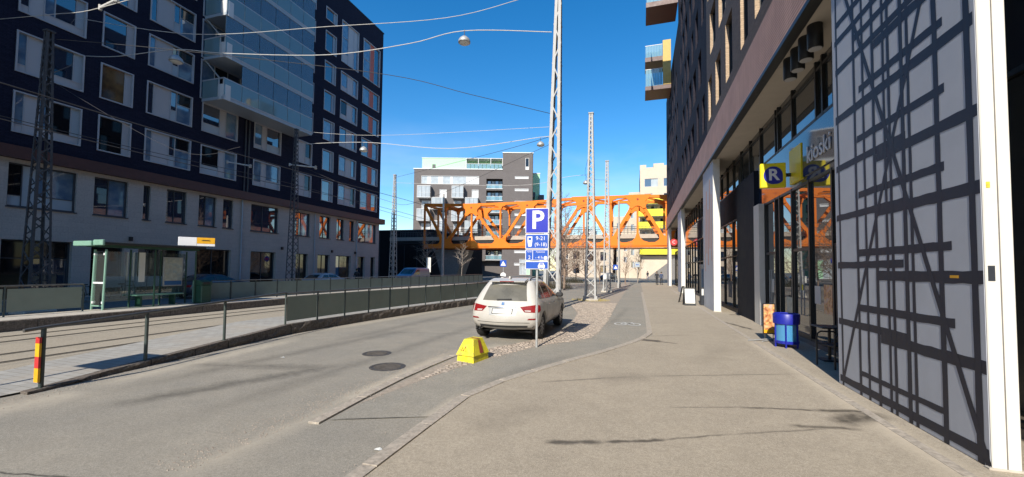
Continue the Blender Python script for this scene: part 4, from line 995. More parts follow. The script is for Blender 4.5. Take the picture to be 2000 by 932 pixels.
fence('platform_fence', [(-18.2, 13.4), (-18.1, 20), (-17.7, 32), (-17.3, 45.6)], z2, .92, 'fence_post', 'fence_panel_far', 'long green-grey panel fence behind the far tram platform, right of the litter bin', 'tram platform fences', base=.08, step=1.3)
# open handrail on the ramp
hr = empty('ramp_handrail', (0, 0, 0), label='dark steel handrail on posts along the platform ramp', cat='handrail')
hp = [(xk(y)-.09, y, zk(y)) for y in (3.95, 5.5, 7.25, 9.22)]
for i, (x, y, z) in enumerate(hp[:3]):
    MB().tube([(x, y, z-.02), (x, y, z+.90)], .03, 10).build('post', 'fence_post', hr, True)
    MB().lathe([(.065, z), (.065, z+.012)], 12, (x, y, 0)).build('foot_flange', 'fence_post', hr)
MB().tube([(hp[0][0]+.01, hp[0][1]-.22, hp[0][2]+.89)]+[(x, y, z+.91) for x, y, z in hp], .028, 10).build('rail', 'handrail_metal', hr, True)
# red and yellow marker sleeve on the first post
mk = empty('marker_sleeve', (hp[0][0], hp[0][1], hp[0][2]), label='red and yellow striped marker sleeve on the first handrail post', cat='marker')
for k, (a, b, c) in enumerate(((.10, .31, 'amber_paint'), (.31, .48, 'red_paint'), (.48, .68, 'amber_paint'), (.68, .77, 'red_paint'))):
    MB().box(-.05, .0+.045, -.062, -.035, a, b-.001).build('band', c, mk)
# stop sign pole behind the left frame edge; only its shadow is seen on the ramp
sp_ = empty('stop_sign_pole', (-9.62, 1.75, .03), label='tram stop sign pole at the foot of the ramp casting a square shadow', cat='sign')
MB().tube([(0, 0, 0), (0, 0, 3.0)], .035, 10).build('pole', 'galvanized', sp_); MB().bbox(-.42, .42, -.03, .03, 2.25, 3.0, .01).build('board', 'sign_yellow', sp_)

# ================================================================== tram shelter
SH = empty('tram_shelter', (-18.6, 9.8, .30), label='green framed glass tram shelter with dark roof and bench on the far platform', cat='shelter')
# local: x 0 = back, +x towards track; y along platform, 4.1 m long
for x in (-.05, .55): MB().tube([(x, 0, 0), (x+.06, 0, 2.15)], .035, 8).build('post', 'mint_metal', SH, True)  # sunlit end posts mint, inner posts dark green: light put into the colours
MB().box(-.02, .58, -.02, .02, .93, .99).build('end_crossbar', 'sign_white', SH); MB().box(-.02, .58, -.02, .02, .12, .16).build('end_crossbar', 'mint_metal', SH)
for z in (.22, 1.95):
    for x in (.02, .54): MB().box(x-.035, x+.035, -.03, .03, z, z+.08).build('clamp', 'sign_white', SH)
MB().box(.0, .56, -.006, .006, .17, 2.08).build('end_glass', 'shelter_glass', SH)
for y in (1.1, 2.15, 3.15): MB().tube([(0, y, 0), (.0, y, 2.2)], .03, 8).build('post', 'green_dark', SH)
for y in (1.6, 3.15): MB().tube([(.55, y, 0), (.55, y, 2.2)], .03, 8).build('post', 'green_dark', SH)
for a, b in ((.04, 1.05), (1.15, 2.1), (2.2, 3.1)): MB().box(-.006, .006, a, b, .25, 2.1).build('back_glass', 'shelter_glass', SH)
MB().bbox(-.4, .95, -.25, 3.3, 2.32, 2.41, .02).build('roof', 'roof_black', SH); MB().bbox(-.45, .5, -.40, -.252, 2.26, 2.44, .02).build('roof_end', 'mint_metal', SH); MB().bbox(.502, 1.0, -.34, -.252, 2.28, 2.48, .02).build('roof_end', 'mint_metal', SH)  # shaded length black, sunlit ends mint: shade and sun put into the colours
MB().box(-.1, .6, -.2, 3.25, 2.24, 2.318).build('roof_frame', 'green_dark', SH)
for y in (1.3, 2.5): MB().box(.05, .35, y-.03, y+.03, 0, .42).build('bench_leg', 'green_dark', SH)
MB().bbox(.03, .42, 1.1, 2.8, .42, .47, .01).build('bench', 'mint_metal', SH)
mc = MB().bbox(.03, .1, 2.2, 2.95, .75, 1.95, .01).build('map_case', 'galvanized', SH); MB().box(.1, .106, 2.25, 2.9, .98, 1.9).build('map', 'poster_map', mc); MB().box(.1, .106, 2.25, 2.9, .8, .97).build('map_footer', 'poster_blue', mc)
MB().box(.03, .07, 1.35, 1.55, .95, 2.1).build('timetable', 'paper', SH)
rsn = empty('stop_sign_box', (-17.75, 12.75, 2.74), R(52), label='white and yellow stop sign box on top of the tram shelter roof', cat='sign')
MB().bbox(-.62, .0, -.05, .05, 0, .36, .01).build('white_half', 'sign_white', rsn); MB().bbox(.002, .62, -.05, .05, .1, .36, .01).build('yellow_half', 'amber_paint', rsn); MB().bbox(.002, .62, -.045, .045, 0, .098, .005).build('white_strip', 'sign_white', rsn)
MB().box(.16, .46, -.054, -.05, .22, .245).build('tram_pictogram', 'dark_frame', rsn); MB().box(.2, .42, -.054, -.05, .245, .26).build('tram_pictogram', 'dark_frame', rsn)
for x in (-.4, .4): MB().box(x-.02, x+.02, -.02, .02, -.02, .0).build('stub', 'dark_frame', rsn)
bn = empty('litter_bin', (-17.95, 13.2, .31), label='dark green litter bin with sloped hood beside the tram shelter', cat='litter bin')
MB().bbox(-.25, .25, -.22, .22, 0, .78, .03).build('body', 'green_dark', bn); MB().prism([(-.26, .78), (.26, .78), (.26, .9), (.1, .98), (-.26, .98)], -.23, .23, 'y').build('hood', 'green_dark', bn)
MB().box(.255, .265, -.15, .15, .80, .9).build('slot', 'dark_frame', bn); MB().box(-.25, -.2, -.235, -.222, .05, .95).build('edge_strip', 'mint_metal', bn)

# ================================================================== vehicles
def hull(levels, n_c=5):
    # levels: (z, y_rear, y_front, half_width, corner_radius, bulge); horizontal rounded sections
    m = MB(); N = None
    for z, yr, yf, w, rc, bu in levels:
        ring_ = []
        def corner(cx, cy, a0):
            for i in range(n_c+1):
                t = a0+math.pi/2*i/n_c; ring_.append((cx+rc*math.cos(t), cy+rc*math.sin(t)))
        corner(w-rc, yf-rc-bu, 0)
        for x in (.5, 0, -.5): ring_.append((x*(w-rc), yf-bu*abs(x)**2*1.2 if x else yf))
        corner(-w+rc, yf-rc-bu, math.pi/2)
        for k in range(1, 8): ring_.append((-w, (yf-rc-bu)+((yr+rc+bu)-(yf-rc-bu))*k/8))
        corner(-w+rc, yr+rc+bu, math.pi)
        for x in (-.5, 0, .5): ring_.append((x*(w-rc), yr+bu*abs(x)**2*1.2 if x else yr))
        corner(w-rc, yr+rc+bu, 1.5*math.pi)
        for k in range(1, 8): ring_.append((w, (yr+rc+bu)+((yf-rc-bu)-(yr+rc+bu))*k/8))
        N = len(ring_); m.v += [(x, y, z) for x, y in ring_]
    for i in range(len(levels)-1):
        for k in range(N): m.f.append((i*N+k, i*N+(k+1) % N, (i+1)*N+(k+1) % N, (i+1)*N+k))
    m.f.append(tuple(reversed(range(N)))); e = (len(levels)-1)*N; m.f.append(tuple(e+k for k in range(N)))
    return m
def vehicle(name, x, y, rz, label, cat, group, paint, LV, wheels, wr, track, detail=None, plate=False, sides=None, rear_win=None, front_win=None):
    o = empty(name, (x, y, 0), rz, label=label, cat=cat, group=group)
    me = hull(LV).mesh('tmp'); t = bpy.data.objects.new('tmp', me); COL.objects.link(t)
    for p in me.polygons: p.use_smooth = True
    sd = t.modifiers.new('s', 'SUBSURF'); sd.levels = 1; sd.render_levels = 1
    cut = MB()
    for wy in wheels: cut.lathe([(wr*1.13, -1.2), (wr*1.13, -track/2+.13), (wr*1.13, -track/2+.13)], 24, (0, wy, wr), 'x'); cut.lathe([(wr*1.13, track/2-.13), (wr*1.13, 1.2)], 24, (0, wy, wr), 'x')
    cm = cut.mesh('cut'); ct = bpy.data.objects.new('cut', cm); COL.objects.link(ct)
    bo = t.modifiers.new('b', 'BOOLEAN'); bo.operation = 'DIFFERENCE'; bo.object = ct; bo.solver = 'EXACT'
    body = evaluated(t, 'body', paint, o); bpy.data.objects.remove(ct)
    try: body.data.set_sharp_from_angle(angle=R(38))
    except Exception: pass
    hw = lambda z: lerp_tab([(l[0], l[3]) for l in LV], z); yr = lambda z: lerp_tab([(l[0], l[1]) for l in LV], z); yf = lambda z: lerp_tab([(l[0], l[2]) for l in LV], z)
    from mathutils.bvhtree import BVHTree
    bv = BVHTree.FromPolygons([v.co for v in body.data.vertices], [p.vertices for p in body.data.polygons])
    def proj(origin, d, off=.006):
        h = bv.ray_cast(Vector(origin), Vector(d).normalized()); return (h[0]-Vector(d).normalized()*off) if h[0] is not None else None
    def patch(nm, mat, poly, axis, sgn, n=6, off=.006, parent=None):
        # a quad patch (four corners, in the plane across the axis) draped on the body
        m = MB(); pts = []; ok = True
        for j in range(n+1):
            for i in range(n+1):
                s, r_ = i/n, j/n; a = Vector(poly[0])*(1-s)*(1-r_)+Vector(poly[1])*s*(1-r_)+Vector(poly[2])*s*r_+Vector(poly[3])*(1-s)*r_
                q = proj((sgn*3, a[0], a[1]), (-sgn, 0, 0), off) if axis == 'x' else proj((a[0], -3 if sgn < 0 else 9, a[1]), (0, -sgn, 0), off)
                if q is None: ok = False; q = Vector((sgn*hw(a[1]), a[0], a[1])) if axis == 'x' else Vector((a[0], yr(a[1]) if sgn < 0 else yf(a[1]), a[1]))
                pts.append(q)
        w = n+1; m.add(pts, [(j*w+i, j*w+i+1, (j+1)*w+i+1, (j+1)*w+i) for j in range(n) for i in range(n)])
        return m.build(nm, mat, parent or o, True)
    for wy in wheels:
        for s in (-1, 1):
            w_ = MB().lathe([(wr*.66, -.10), (wr*.93, -.115), (wr, -.07), (wr, .07), (wr*.93, .115), (wr*.66, .10)], 28, (s*track/2, wy, wr), 'x').build('wheel', 'black_rubber', o, True)
            m = MB(); cx = s*(track/2+.085)
            m.lathe([(wr*.67, -.03), (wr*.67, .012), (wr*.6, .016), (wr*.57, -.02)], 28, (cx, wy, wr), 'x', cap=False); m.lathe([(wr*.14, -.02), (wr*.12, .015)], 12, (cx, wy, wr), 'x')
            for k in range(10):
                t_ = 2*math.pi*k/10; m.beam((cx, wy+wr*.1*math.cos(t_), wr+wr*.1*math.sin(t_)), (cx, wy+wr*.62*math.cos(t_), wr+wr*.62*math.sin(t_)), .03, .035, (1, 0, 0))
            m.build('rim', 'alloy', w_); MB().lathe([(wr*.6, -.01), (wr*.6, 0)], 20, (cx-s*.05, wy, wr), 'x').build('brake_disc', 'plastic_dark', w_)
    return o, patch, hw, yr, yf
SUV = [(.24, .32, 4.40, .78, .28, .12), (.34, .10, 4.55, .88, .28, .16), (.46, .015, 4.62, .935, .27, .18), (.60, .0, 4.64, .95, .26, .18), (.74, .04, 4.62, .955, .25, .17), (.86, .10, 4.58, .95, .24, .16), (.96, .15, 4.46, .935, .23, .15), (1.02, .18, 3.9, .91, .22, .14), (1.08, .205, 3.45, .875, .22, .14), (1.20, .28, 3.15, .825, .22, .13), (1.36, .42, 2.82, .755, .22, .12), (1.50, .58, 2.5, .69, .22, .11), (1.575, .66, 2.3, .64, .22, .10), (1.625, .82, 2.1, .56, .22, .10), (1.65, 1.15, 1.85, .42, .2, .08)]
car, patch, hw, yr, yf = vehicle('parked_car', -3.33, 10.15, 0, 'dusty white five-door car parked behind the parking sign, seen from behind', 'car', None, 'paint_white', SUV, (.90, 3.80), .365, 1.60)
patch('rear_window', 'car_glass_dusty', [(-.62, 1.06), (.62, 1.06), (.52, 1.47), (-.52, 1.47)], 'y', -1, 8)
for s in (-1, 1):
    patch('side_window', 'car_glass', [(.62, 1.12), (1.28, 1.09), (1.28, 1.50), (.86, 1.45)], 'x', s)
    patch('side_window', 'car_glass', [(1.36, 1.09), (2.12, 1.08), (2.12, 1.52), (1.36, 1.52)], 'x', s)
    patch('side_window', 'car_glass', [(2.2, 1.08), (3.12, 1.08), (2.55, 1.47), (2.2, 1.52)], 'x', s)
    patch('tail_light', 'lamp_red', [(s*.58, .78), (s*.85, .77), (s*.84, .965), (s*.46, .91)], 'y', -1, 6, .010)
    patch('tail_light', 'lamp_red', [(.33, .77), (.47, .82), (.48, .95), (.36, .965)], 'x', s, 4, .010)
    patch('light_lens', 'lamp_clear', [(s*.60, .80), (s*.74, .795), (s*.74, .825), (s*.58, .83)], 'y', -1, 4, .016)
    patch('reflector', 'lamp_red', [(s*.66, .585), (s*.88, .585), (s*.88, .625), (s*.70, .62)], 'y', -1, 4, .012)
    patch('door_seam', 'plastic_dark', [(1.315, .42), (1.33, .42), (1.325, 1.1), (1.31, 1.1)], 'x', s, 6, .003); patch('door_seam', 'plastic_dark', [(2.15, .36), (2.165, .36), (2.165, 1.1), (2.15, 1.1)], 'x', s, 6, .003); patch('door_seam', 'plastic_dark', [(3.2, .36), (3.215, .36), (3.27, 1.06), (3.255, 1.06)], 'x', s, 6, .003)
    patch('sill_trim', 'plastic_dark', [(1.35, .26), (3.36, .26), (3.36, .36), (1.35, .38)], 'x', s, 5, .01)
    for y_ in (1.42, 2.28): MB().bbox(s*.955-.012, s*.955+.012, y_, y_+.2, .905, .93, .005).build('door_handle', 'chrome', car)
    mi = MB().bbox(s*1.0-.11, s*1.0+.11, 2.92, 3.06, 1.03, 1.17, .035).build('mirror', 'plastic_dark', car, True); MB().beam((s*.86, 3.0, 1.07), (s*.95, 3.0, 1.08), .05, .04).build('mirror_arm', 'plastic_dark', mi)
    MB().tube([(s*.55, .86, 1.575), (s*.56, .95, 1.645), (s*.565, 1.5, 1.68), (s*.555, 2.1, 1.645), (s*.54, 2.22, 1.56)], .017, 8).build('roof_rail', 'plastic_dark', car, True)
patch('tailgate_seam', 'plastic_dark', [(-.72, .50), (.72, .50), (.72, .512), (-.72, .512)], 'y', -1, 8, .004)
patch('chrome_strip', 'chrome', [(-.42, .885), (.42, .885), (.42, .905), (-.42, .905)], 'y', -1, 6, .016)
patch('plate_recess', 'galvanized', [(-.36, .685), (.36, .685), (.40, .88), (-.40, .88)], 'y', -1, 6, .004)
patch('plate_frame', 'plastic_dark', [(-.285, .725), (.285, .725), (.285, .865), (-.285, .865)], 'y', -1, 4, .014)
patch('number_plate', 'paper', [(-.26, .74), (.26, .74), (.26, .85), (-.26, .85)], 'y', -1, 4, .02)
patch('badge', 'poster_blue', [(-.04, .95), (.04, .95), (.04, 1.025), (-.04, 1.025)], 'y', -1, 3, .012)
patch('bumper_insert', 'plastic_dark', [(-.78, .375), (.78, .375), (.82, .43), (-.82, .43)], 'y', -1, 8, .006)
patch('diffuser', 'alloy', [(-.42, .30), (.42, .30), (.34, .375), (-.34, .375)], 'y', -1, 6, .015)
patch('bumper_shadow_gap', 'plastic_dark', [(-.78, .25), (.78, .25), (.80, .285), (-.80, .285)], 'y', -1, 8, .006)
MB().add([(-.50, .50, 1.545), (.50, .50, 1.545), (.52, .80, 1.585), (-.52, .80, 1.585), (-.50, .49, 1.575), (.50, .49, 1.575), (.50, .9, 1.64), (-.50, .9, 1.64)], [(3, 2, 1, 0), (4, 5, 6, 7), (0, 1, 5, 4), (1, 2, 6, 5), (2, 3, 7, 6), (3, 0, 4, 7)]).build('spoiler', 'paint_white', car); MB().box(-.2, .2, .484, .492, 1.552, 1.57).build('brake_lamp', 'lamp_red', car)
for k in range(1): MB().lathe([(.05, 0), (.05, .25), (.038, .25), (.038, 0)], 14, (-.62, .06, .33), 'y', cap=False).build('exhaust', 'chrome', car); MB().lathe([(.03, 0), (.03, .2)], 12, (-.62, .09, .33), 'y').build('exhaust', 'dark_frame', car)
MB().beam((-.18, .19, 1.09), (.22, .21, 1.11), .02, .025).build('wiper', 'plastic_dark', car)
MB().prism([(1.95, 1.63), (2.12, 1.63), (1.97, 1.70)], -.02, .02, 'x').build('aerial_fin', 'paint_white', car) if False else MB().prism([(.75, 1.635), (.95, 1.645), (.76, 1.70)], -.02, .02, 'x').build('aerial_fin', 'paint_white', car)
patch('windscreen', 'car_glass', [(-.62, 1.12), (.62, 1.12), (.55, 1.52), (-.55, 1.52)], 'y', 1, 6)
SED = [(.2, .25, 4.2, .74, .25, .1), (.32, .05, 4.4, .84, .25, .12), (.55, .0, 4.45, .88, .22, .13), (.75, .06, 4.4, .885, .2, .12), (.88, .16, 4.1, .875, .18, .1), (.95, .28, 3.35, .84, .17, .1), (1.12, .5, 2.95, .76, .17, .09), (1.3, .85, 2.5, .68, .17, .08), (1.39, 1.1, 2.25, .62, .16, .07), (1.42, 1.4, 2.0, .5, .16, .06)]
def saloon(x, y, rz, label, paint, group, LV=SED):
    o, pt, a, b, c = vehicle('parked_car', x, y, rz, label, 'car', group, paint, LV, (.8, 3.5), .32, 1.5)
    for s in (-1, 1):
        pt('side_window', 'car_glass', [(.72, 1.0), (1.55, .98), (1.55, 1.27), (1.05, 1.25)], 'x', s, 5); pt('side_window', 'car_glass', [(1.63, .98), (2.75, .99), (2.35, 1.27), (1.63, 1.3)], 'x', s, 5)
        pt('trim', 'chrome', [(.6, .955), (2.85, .955), (2.85, .97), (.6, .97)], 'x', s, 5, .008); pt('tail_light', 'lamp_red', [(s*.5, .68), (s*.84, .68), (s*.84, .8), (s*.5, .8)], 'y', -1, 4); pt('headlight', 'lamp_clear', [(s*.5, .6), (s*.82, .62), (s*.82, .74), (s*.5, .72)], 'y', 1, 4)
    pt('rear_window', 'car_glass', [(-.58, 1.0), (.58, 1.0), (.5, 1.28), (-.5, 1.28)], 'y', -1, 5); pt('windscreen', 'car_glass', [(-.6, 1.02), (.6, 1.02), (.5, 1.32), (-.5, 1.32)], 'y', 1, 5); return o
G_ = 'cars parked along the dark building'
saloon(-24.9, 16.9, 0, 'dark blue saloon car parked behind the litter bin and fence', 'paint_dark', G_)
saloon(-25.0, 26.6, 0, 'silver grey car parked in front of the dark building, behind the fence', 'paint_silver', G_)
saloon(-3.9, 80, R(160), 'small dark car far down the street under the bridge', 'paint_dark', 'distant cars')
saloon(-12.4, 76, R(100), 'pale car crossing the far end of the street behind the masts', 'paint_silver', 'distant cars')
VAN = [(.25, .1, 4.7, .82, .2, .05), (.4, .0, 4.85, .92, .2, .06), (.7, .0, 4.9, .95, .16, .06), (1.0, .0, 4.85, .95, .14, .06), (1.1, .0, 4.5, .945, .14, .06), (1.2, .0, 4.1, .94, .14, .05), (1.55, .01, 3.6, .90, .14, .05), (1.85, .03, 3.25, .85, .15, .05), (1.95, .12, 3.05, .76, .15, .05)]
vn, pt, a, b, c = vehicle('parked_van', -24.5, 44.5, R(180), 'light blue van parked at the corner of the dark building', 'van', None, 'paint_blue', VAN, (.9, 3.9), .34, 1.6)
for s in (-1, 1): pt('side_window', 'car_glass', [(2.6, 1.2), (3.75, 1.2), (3.35, 1.7), (2.6, 1.72)], 'x', s, 5); pt('headlight', 'lamp_clear', [(s*.6, .8), (s*.88, .82), (s*.88, 1.0), (s*.6, .98)], 'y', 1, 4)
pt('windscreen', 'car_glass', [(-.72, 1.25), (.72, 1.25), (.66, 1.75), (-.66, 1.75)], 'y', 1, 6); pt('grille', 'plastic_dark', [(-.5, .6), (.5, .6), (.5, .85), (-.5, .85)], 'y', 1, 4)

# ================================================================== parking sign
PS = empty('parking_sign', (-2.29, 9.79, .012), R(2), label='blue and white parking sign with stacked plates on a galvanised pole behind the car', cat='sign')
MB().tube([(0, 0, -.05), (0, 0, 3.36)], .03, 12).build('pole', 'galvanized', PS, True)
def plate(z0, z1, blue, name='plate', w=.29):
    p = MB().bbox(-w, w, -.055, -.04, z0, z1, .006).build(name, 'sign_white', PS); MB().bbox(-w+.018, w-.018, -.0585, -.05, z0+.018, z1-.018, .002).build('face', blue, p); return p
p1 = plate(2.765, 3.385, 'sign_blue'); text('letter', 'P', .62, 'sign_white', p1, (.015, -.0605, 3.075), bold=.014)
p2 = plate(2.385, 2.75, 'sign_blue_mid'); text('times', '9-21', .135, 'sign_white', p2, (.095, -.0605, 2.64)); text('times', '(9-18)', .125, 'sign_white', p2, (.095, -.0605, 2.49))
MB().prism([(-.235, 2.69), (-.115, 2.69), (-.115, 2.57), (-.135, 2.44), (-.215, 2.44), (-.235, 2.57)], -.0605, -.059, 'y').build('meter_symbol', 'sign_white', p2); MB().box(-.21, -.14, -.0620, -.0606, 2.6, 2.66).build('meter_window', 'sign_blue_mid', p2)
p3 = plate(2.10, 2.37, 'sign_blue_mid'); MB().box(-.108, -.095, -.0605, -.059, 2.12, 2.35).build('divider', 'sign_white', p3)
text('zone_number', '2', .12, 'sign_white', p3, (-.185, -.0605, 2.175)); text('zone_text', 'ALUE', .048, 'sign_white', p3, (-.185, -.0605, 2.315)); text('limit', '- 4 h', .1, 'sign_white', p3, (.055, -.0605, 2.175)); text('limit_text', 'Pysäköinti', .055, 'sign_white', p3, (.09, -.0605, 2.31), ext=.001)
MB().lathe([(.045, -.0605), (.045, -.059)], 18, (.215, 0, 2.165), 'y').build('disc_symbol', 'sign_white', p3)
p4 = plate(1.885, 2.085, 'sign_blue_mid'); m = MB().prism([(.03, 1.93), (.2, 1.93), (.2, 1.98), (.185, 2.0), (.165, 2.045), (.065, 2.045), (.045, 2.0), (.03, 1.98)], -.0605, -.059, 'y'); m.box(.045, .07, -.0605, -.059, 1.91, 1.93); m.box(.16, .185, -.0605, -.059, 1.91, 1.93); m.build('car_symbol', 'sign_white', p4); MB().prism([(.07, 2.002), (.16, 2.002), (.152, 2.032), (.078, 2.032)], -.062, -.0606, 'y').build('car_window', 'sign_blue_mid', p4)
for z in (2.0, 2.25, 2.55, 3.0): MB().box(-.05, .05, -.04, .035, z-.02, z+.02).build('clamp', 'galvanized', PS)

# yellow concrete block in the parking bay
yb = empty('barrier_block', (-3.2, 7.92, .03), R(-12), label='bright yellow tapered barrier block with a rusty stripe, in front of the car', cat='barrier')
m = MB()
def frus(m, a, b): 
    (x0, x1, y0, y1, z0), (X0, X1, Y0, Y1, Z1) = a, b
    m.add([(x0, y0, z0), (x1, y0, z0), (x1, y1, z0), (x0, y1, z0), (X0, Y0, Z1), (X1, Y0, Z1), (X1, Y1, Z1), (X0, Y1, Z1)], [(3, 2, 1, 0), (4, 5, 6, 7), (0, 1, 5, 4), (1, 2, 6, 5), (2, 3, 7, 6), (3, 0, 4, 7)]); return m
frus(MB(), (-.31, .20, -.25, .45, -.03), (-.30, .19, -.24, .44, .115)).build('base', 'yellow_plastic', yb)
frus(MB(), (-.33, .21, -.27, .47, .125), (-.20, .09, -.10, .32, .47)).build('top', 'yellow_plastic', yb)
frus(MB(), (-.29, .18, -.23, .43, .112), (-.29, .18, -.23, .43, .128)).build('gap', 'dark_frame', yb)
m = MB().add([(.2005, .02, .16), (.2005, .19, .16), (.1005, .17, .44), (.1005, .06, .44)], [(0, 1, 2, 3)]); 
for v in range(4): m.v[v] = (m.v[v][0]+.012, m.v[v][1], m.v[v][2])
m.add([(.105, .05, .4725), (.105, .17, .4725), (-.15, .2, .4725), (-.15, .1, .4725)], [(0, 1, 2, 3)]); m.build('rust_stripe', 'rust_red', yb)
m = MB()
for a, b in (((-.2, .2), (-.17, .3)), ((-.17, .3), (-.13, .21)), ((-.13, .21), (-.09, .31)), ((-.09, .31), (-.05, .22)), ((-.24, .24), (.02, .2))):
    yy = lambda z: -.27+.17*(z-.125)/.345-.004
    p, q = Vector((a[0], yy(a[1]), a[1])), Vector((b[0], yy(b[1]), b[1])); m.beam(p, q, .004, .02, (0, -1, .5))
m.build('scrawl', 'rust_red', yb)

yb.scale = (.80, .80, .90)
# ================================================================== things before the shop
ba = empty('sales_basket', (3.66, 11.95, .012), R(10), label='round blue sales basket with translucent light blue sides by the shop door', cat='basket')
N8 = 16
MB().lathe([(.265, .58), (.29, .585), (.295, .82), (.28, .84), (.265, .82)], N8).build('rim', 'shop_blue', ba, True); MB().lathe([(.255, .14), (.255, .58)], N8, cap=False).build('side_film', 'blue_film', ba, True); MB().lathe([(.27, .10), (.275, .16), (.26, .17)], N8).build('base_ring', 'shop_blue', ba)
for k in range(6):
    t_ = math.pi/3*k; MB().beam((.262*math.cos(t_), .262*math.sin(t_), 0), (.262*math.cos(t_), .262*math.sin(t_), .6), .03, .03).build('upright', 'shop_blue', ba)
m = MB()
for k in range(10): t_ = 2.4*k; m.lathe([(.0, .0), (.045, .0), (.045, .16), (.018, .2), (.018, .24)], 8, (.16*math.sqrt(k/10)*math.cos(t_)*1.2, .16*math.sqrt(k/10)*math.sin(t_)*1.2, .19+.04*(k % 3)))
m.build('goods', 'poster_map', ba)
ad = empty('advert_stand', (3.52, 12.85, .012), R(8), label='framed food advert on a tubular stand beside the blue basket', cat='advert')
MB().bbox(-.16, .16, -.012, .012, .18, 1.02, .005).build('frame', 'dark_frame', ad); MB().box(-.135, .135, -.016, -.012, .21, .99).build('poster', 'advert_print', ad); MB().box(-.135, .135, -.0175, -.0161, .21, .3).build('poster_foot', 'amber_paint', ad)
text('poster_text', 'Fresh', .1, 'sign_white', ad, (0, -.0185, .9), ext=.001) if False else None
for x in (-.1, .1): MB().tube([(x, 0, .18), (x, 0, .04)], .012, 6).build('leg', 'chrome', ad)
MB().tube([(-.62, -.22, .02), (-.1, -.02, .04), (.3, .12, .02)], .016, 6).build('foot', 'galvanized', ad); MB().tube([(-.3, -.3, .02), (.1, .02, .035), (.2, .3, .02)], .016, 6).build('foot', 'galvanized', ad)
ch = empty('metal_chair', (3.86, 9.75, .012), R(20), label='black tubular metal chair between the blue basket and the striped wall', cat='chair')
for y in (-.22, .22):
    MB().tube([(-.24, y, 0), (-.24, y, .55), (-.22, y, .64), (-.15, y, .68), (.12, y, .67), (.2, y, .62), (.24, y, .5), (.26, y, 0)], .016, 8).build('leg', 'dark_frame', ch, True)
MB().bbox(-.22, .24, -.2, .2, .42, .45, .008).build('seat', 'dark_frame', ch)
for k in range(6): MB().box(.205, .225, -.2+.075*k, -.16+.075*k, .5, .86).build('back_slat', 'dark_frame', ch)
MB().tube([(.215, -.22, .6), (.22, -.2, .86), (.22, .2, .86), (.215, .22, .6)], .015, 8).build('backrest', 'dark_frame', ch, True)
tb = empty('cafe_table', (4.0, 10.45, .012), label='small black square cafe table against the shop window', cat='table')
MB().bbox(-.24, .24, -.3, .3, .70, .725, .006).build('table_top', 'dark_frame', tb); MB().tube([(0, 0, .02), (0, 0, .7)], .03, 10).build('stem', 'dark_frame', tb); MB().bbox(-.18, .18, -.18, .18, 0, .025, .006).build('base', 'dark_frame', tb)
def aframe(x, y, rz, label, marks):
    o = empty('pavement_board', (x, y, .012), rz, label=label, cat='signboard', group='pavement boards by the columns')
    for s in (-1, 1):
        fr_ = MB().add([(-.3, s*.24-.015, 0), (.3, s*.24-.015, 0), (.3, s*.03-.015, .96), (-.3, s*.03-.015, .96), (-.3, s*.24+.015, 0), (.3, s*.24+.015, 0), (.3, s*.03+.015, .96), (-.3, s*.03+.015, .96)], [(0, 1, 2, 3), (7, 6, 5, 4), (0, 4, 5, 1), (1, 5, 6, 2), (2, 6, 7, 3), (3, 7, 4, 0)]).build('frame', 'dark_frame', o)
        f_ = lambda z: s*.24+(s*.03-s*.24)*z/.96+s*.018
        MB().add([(-.25, f_(.12), .12), (.25, f_(.12), .12), (.25, f_(.9), .9), (-.25, f_(.9), .9)], [(0, 1, 2, 3)]).build('sheet', 'paper', fr_)
        if marks:
            m = MB()
            for (a, z, w_, h_) in ((-.14, .68, .2, .05), (.08, .5, .22, .06), (-.12, .34, .2, .05), (.1, .72, .1, .04), (-.05, .25, .12, .03)):
                m.add([(a-w_/2, f_(z)+s*.003, z), (a+w_/2, f_(z)+s*.003, z+.02), (a+w_/2, f_(z+h_)+s*.003, z+h_), (a-w_/2, f_(z+h_)+s*.003, z+h_-.02)], [(0, 1, 2, 3)])
            m.build('sketch', 'galvanized', fr_)
aframe(2.86, 24.4, R(6), 'white pavement board with small sketches before the second column', True)
aframe(2.78, 26.6, R(78), 'white pavement board turned edge-on behind the sketched board', False)
ip = empty('info_pillar', (3.62, 24.9, .012), label='dark grey upright info pillar beside the second column', cat='pillar')
MB().bbox(-.14, .14, -.25, .25, 0, 2.25, .02).build('body', 'dark_panel', ip); MB().box(-.10, .10, -.256, -.25, 1.0, 2.0).build('screen', 'window_glass', ip); MB().box(-.1, .1, -.257, -.25, .55, .9).build('notice', 'paper', ip)

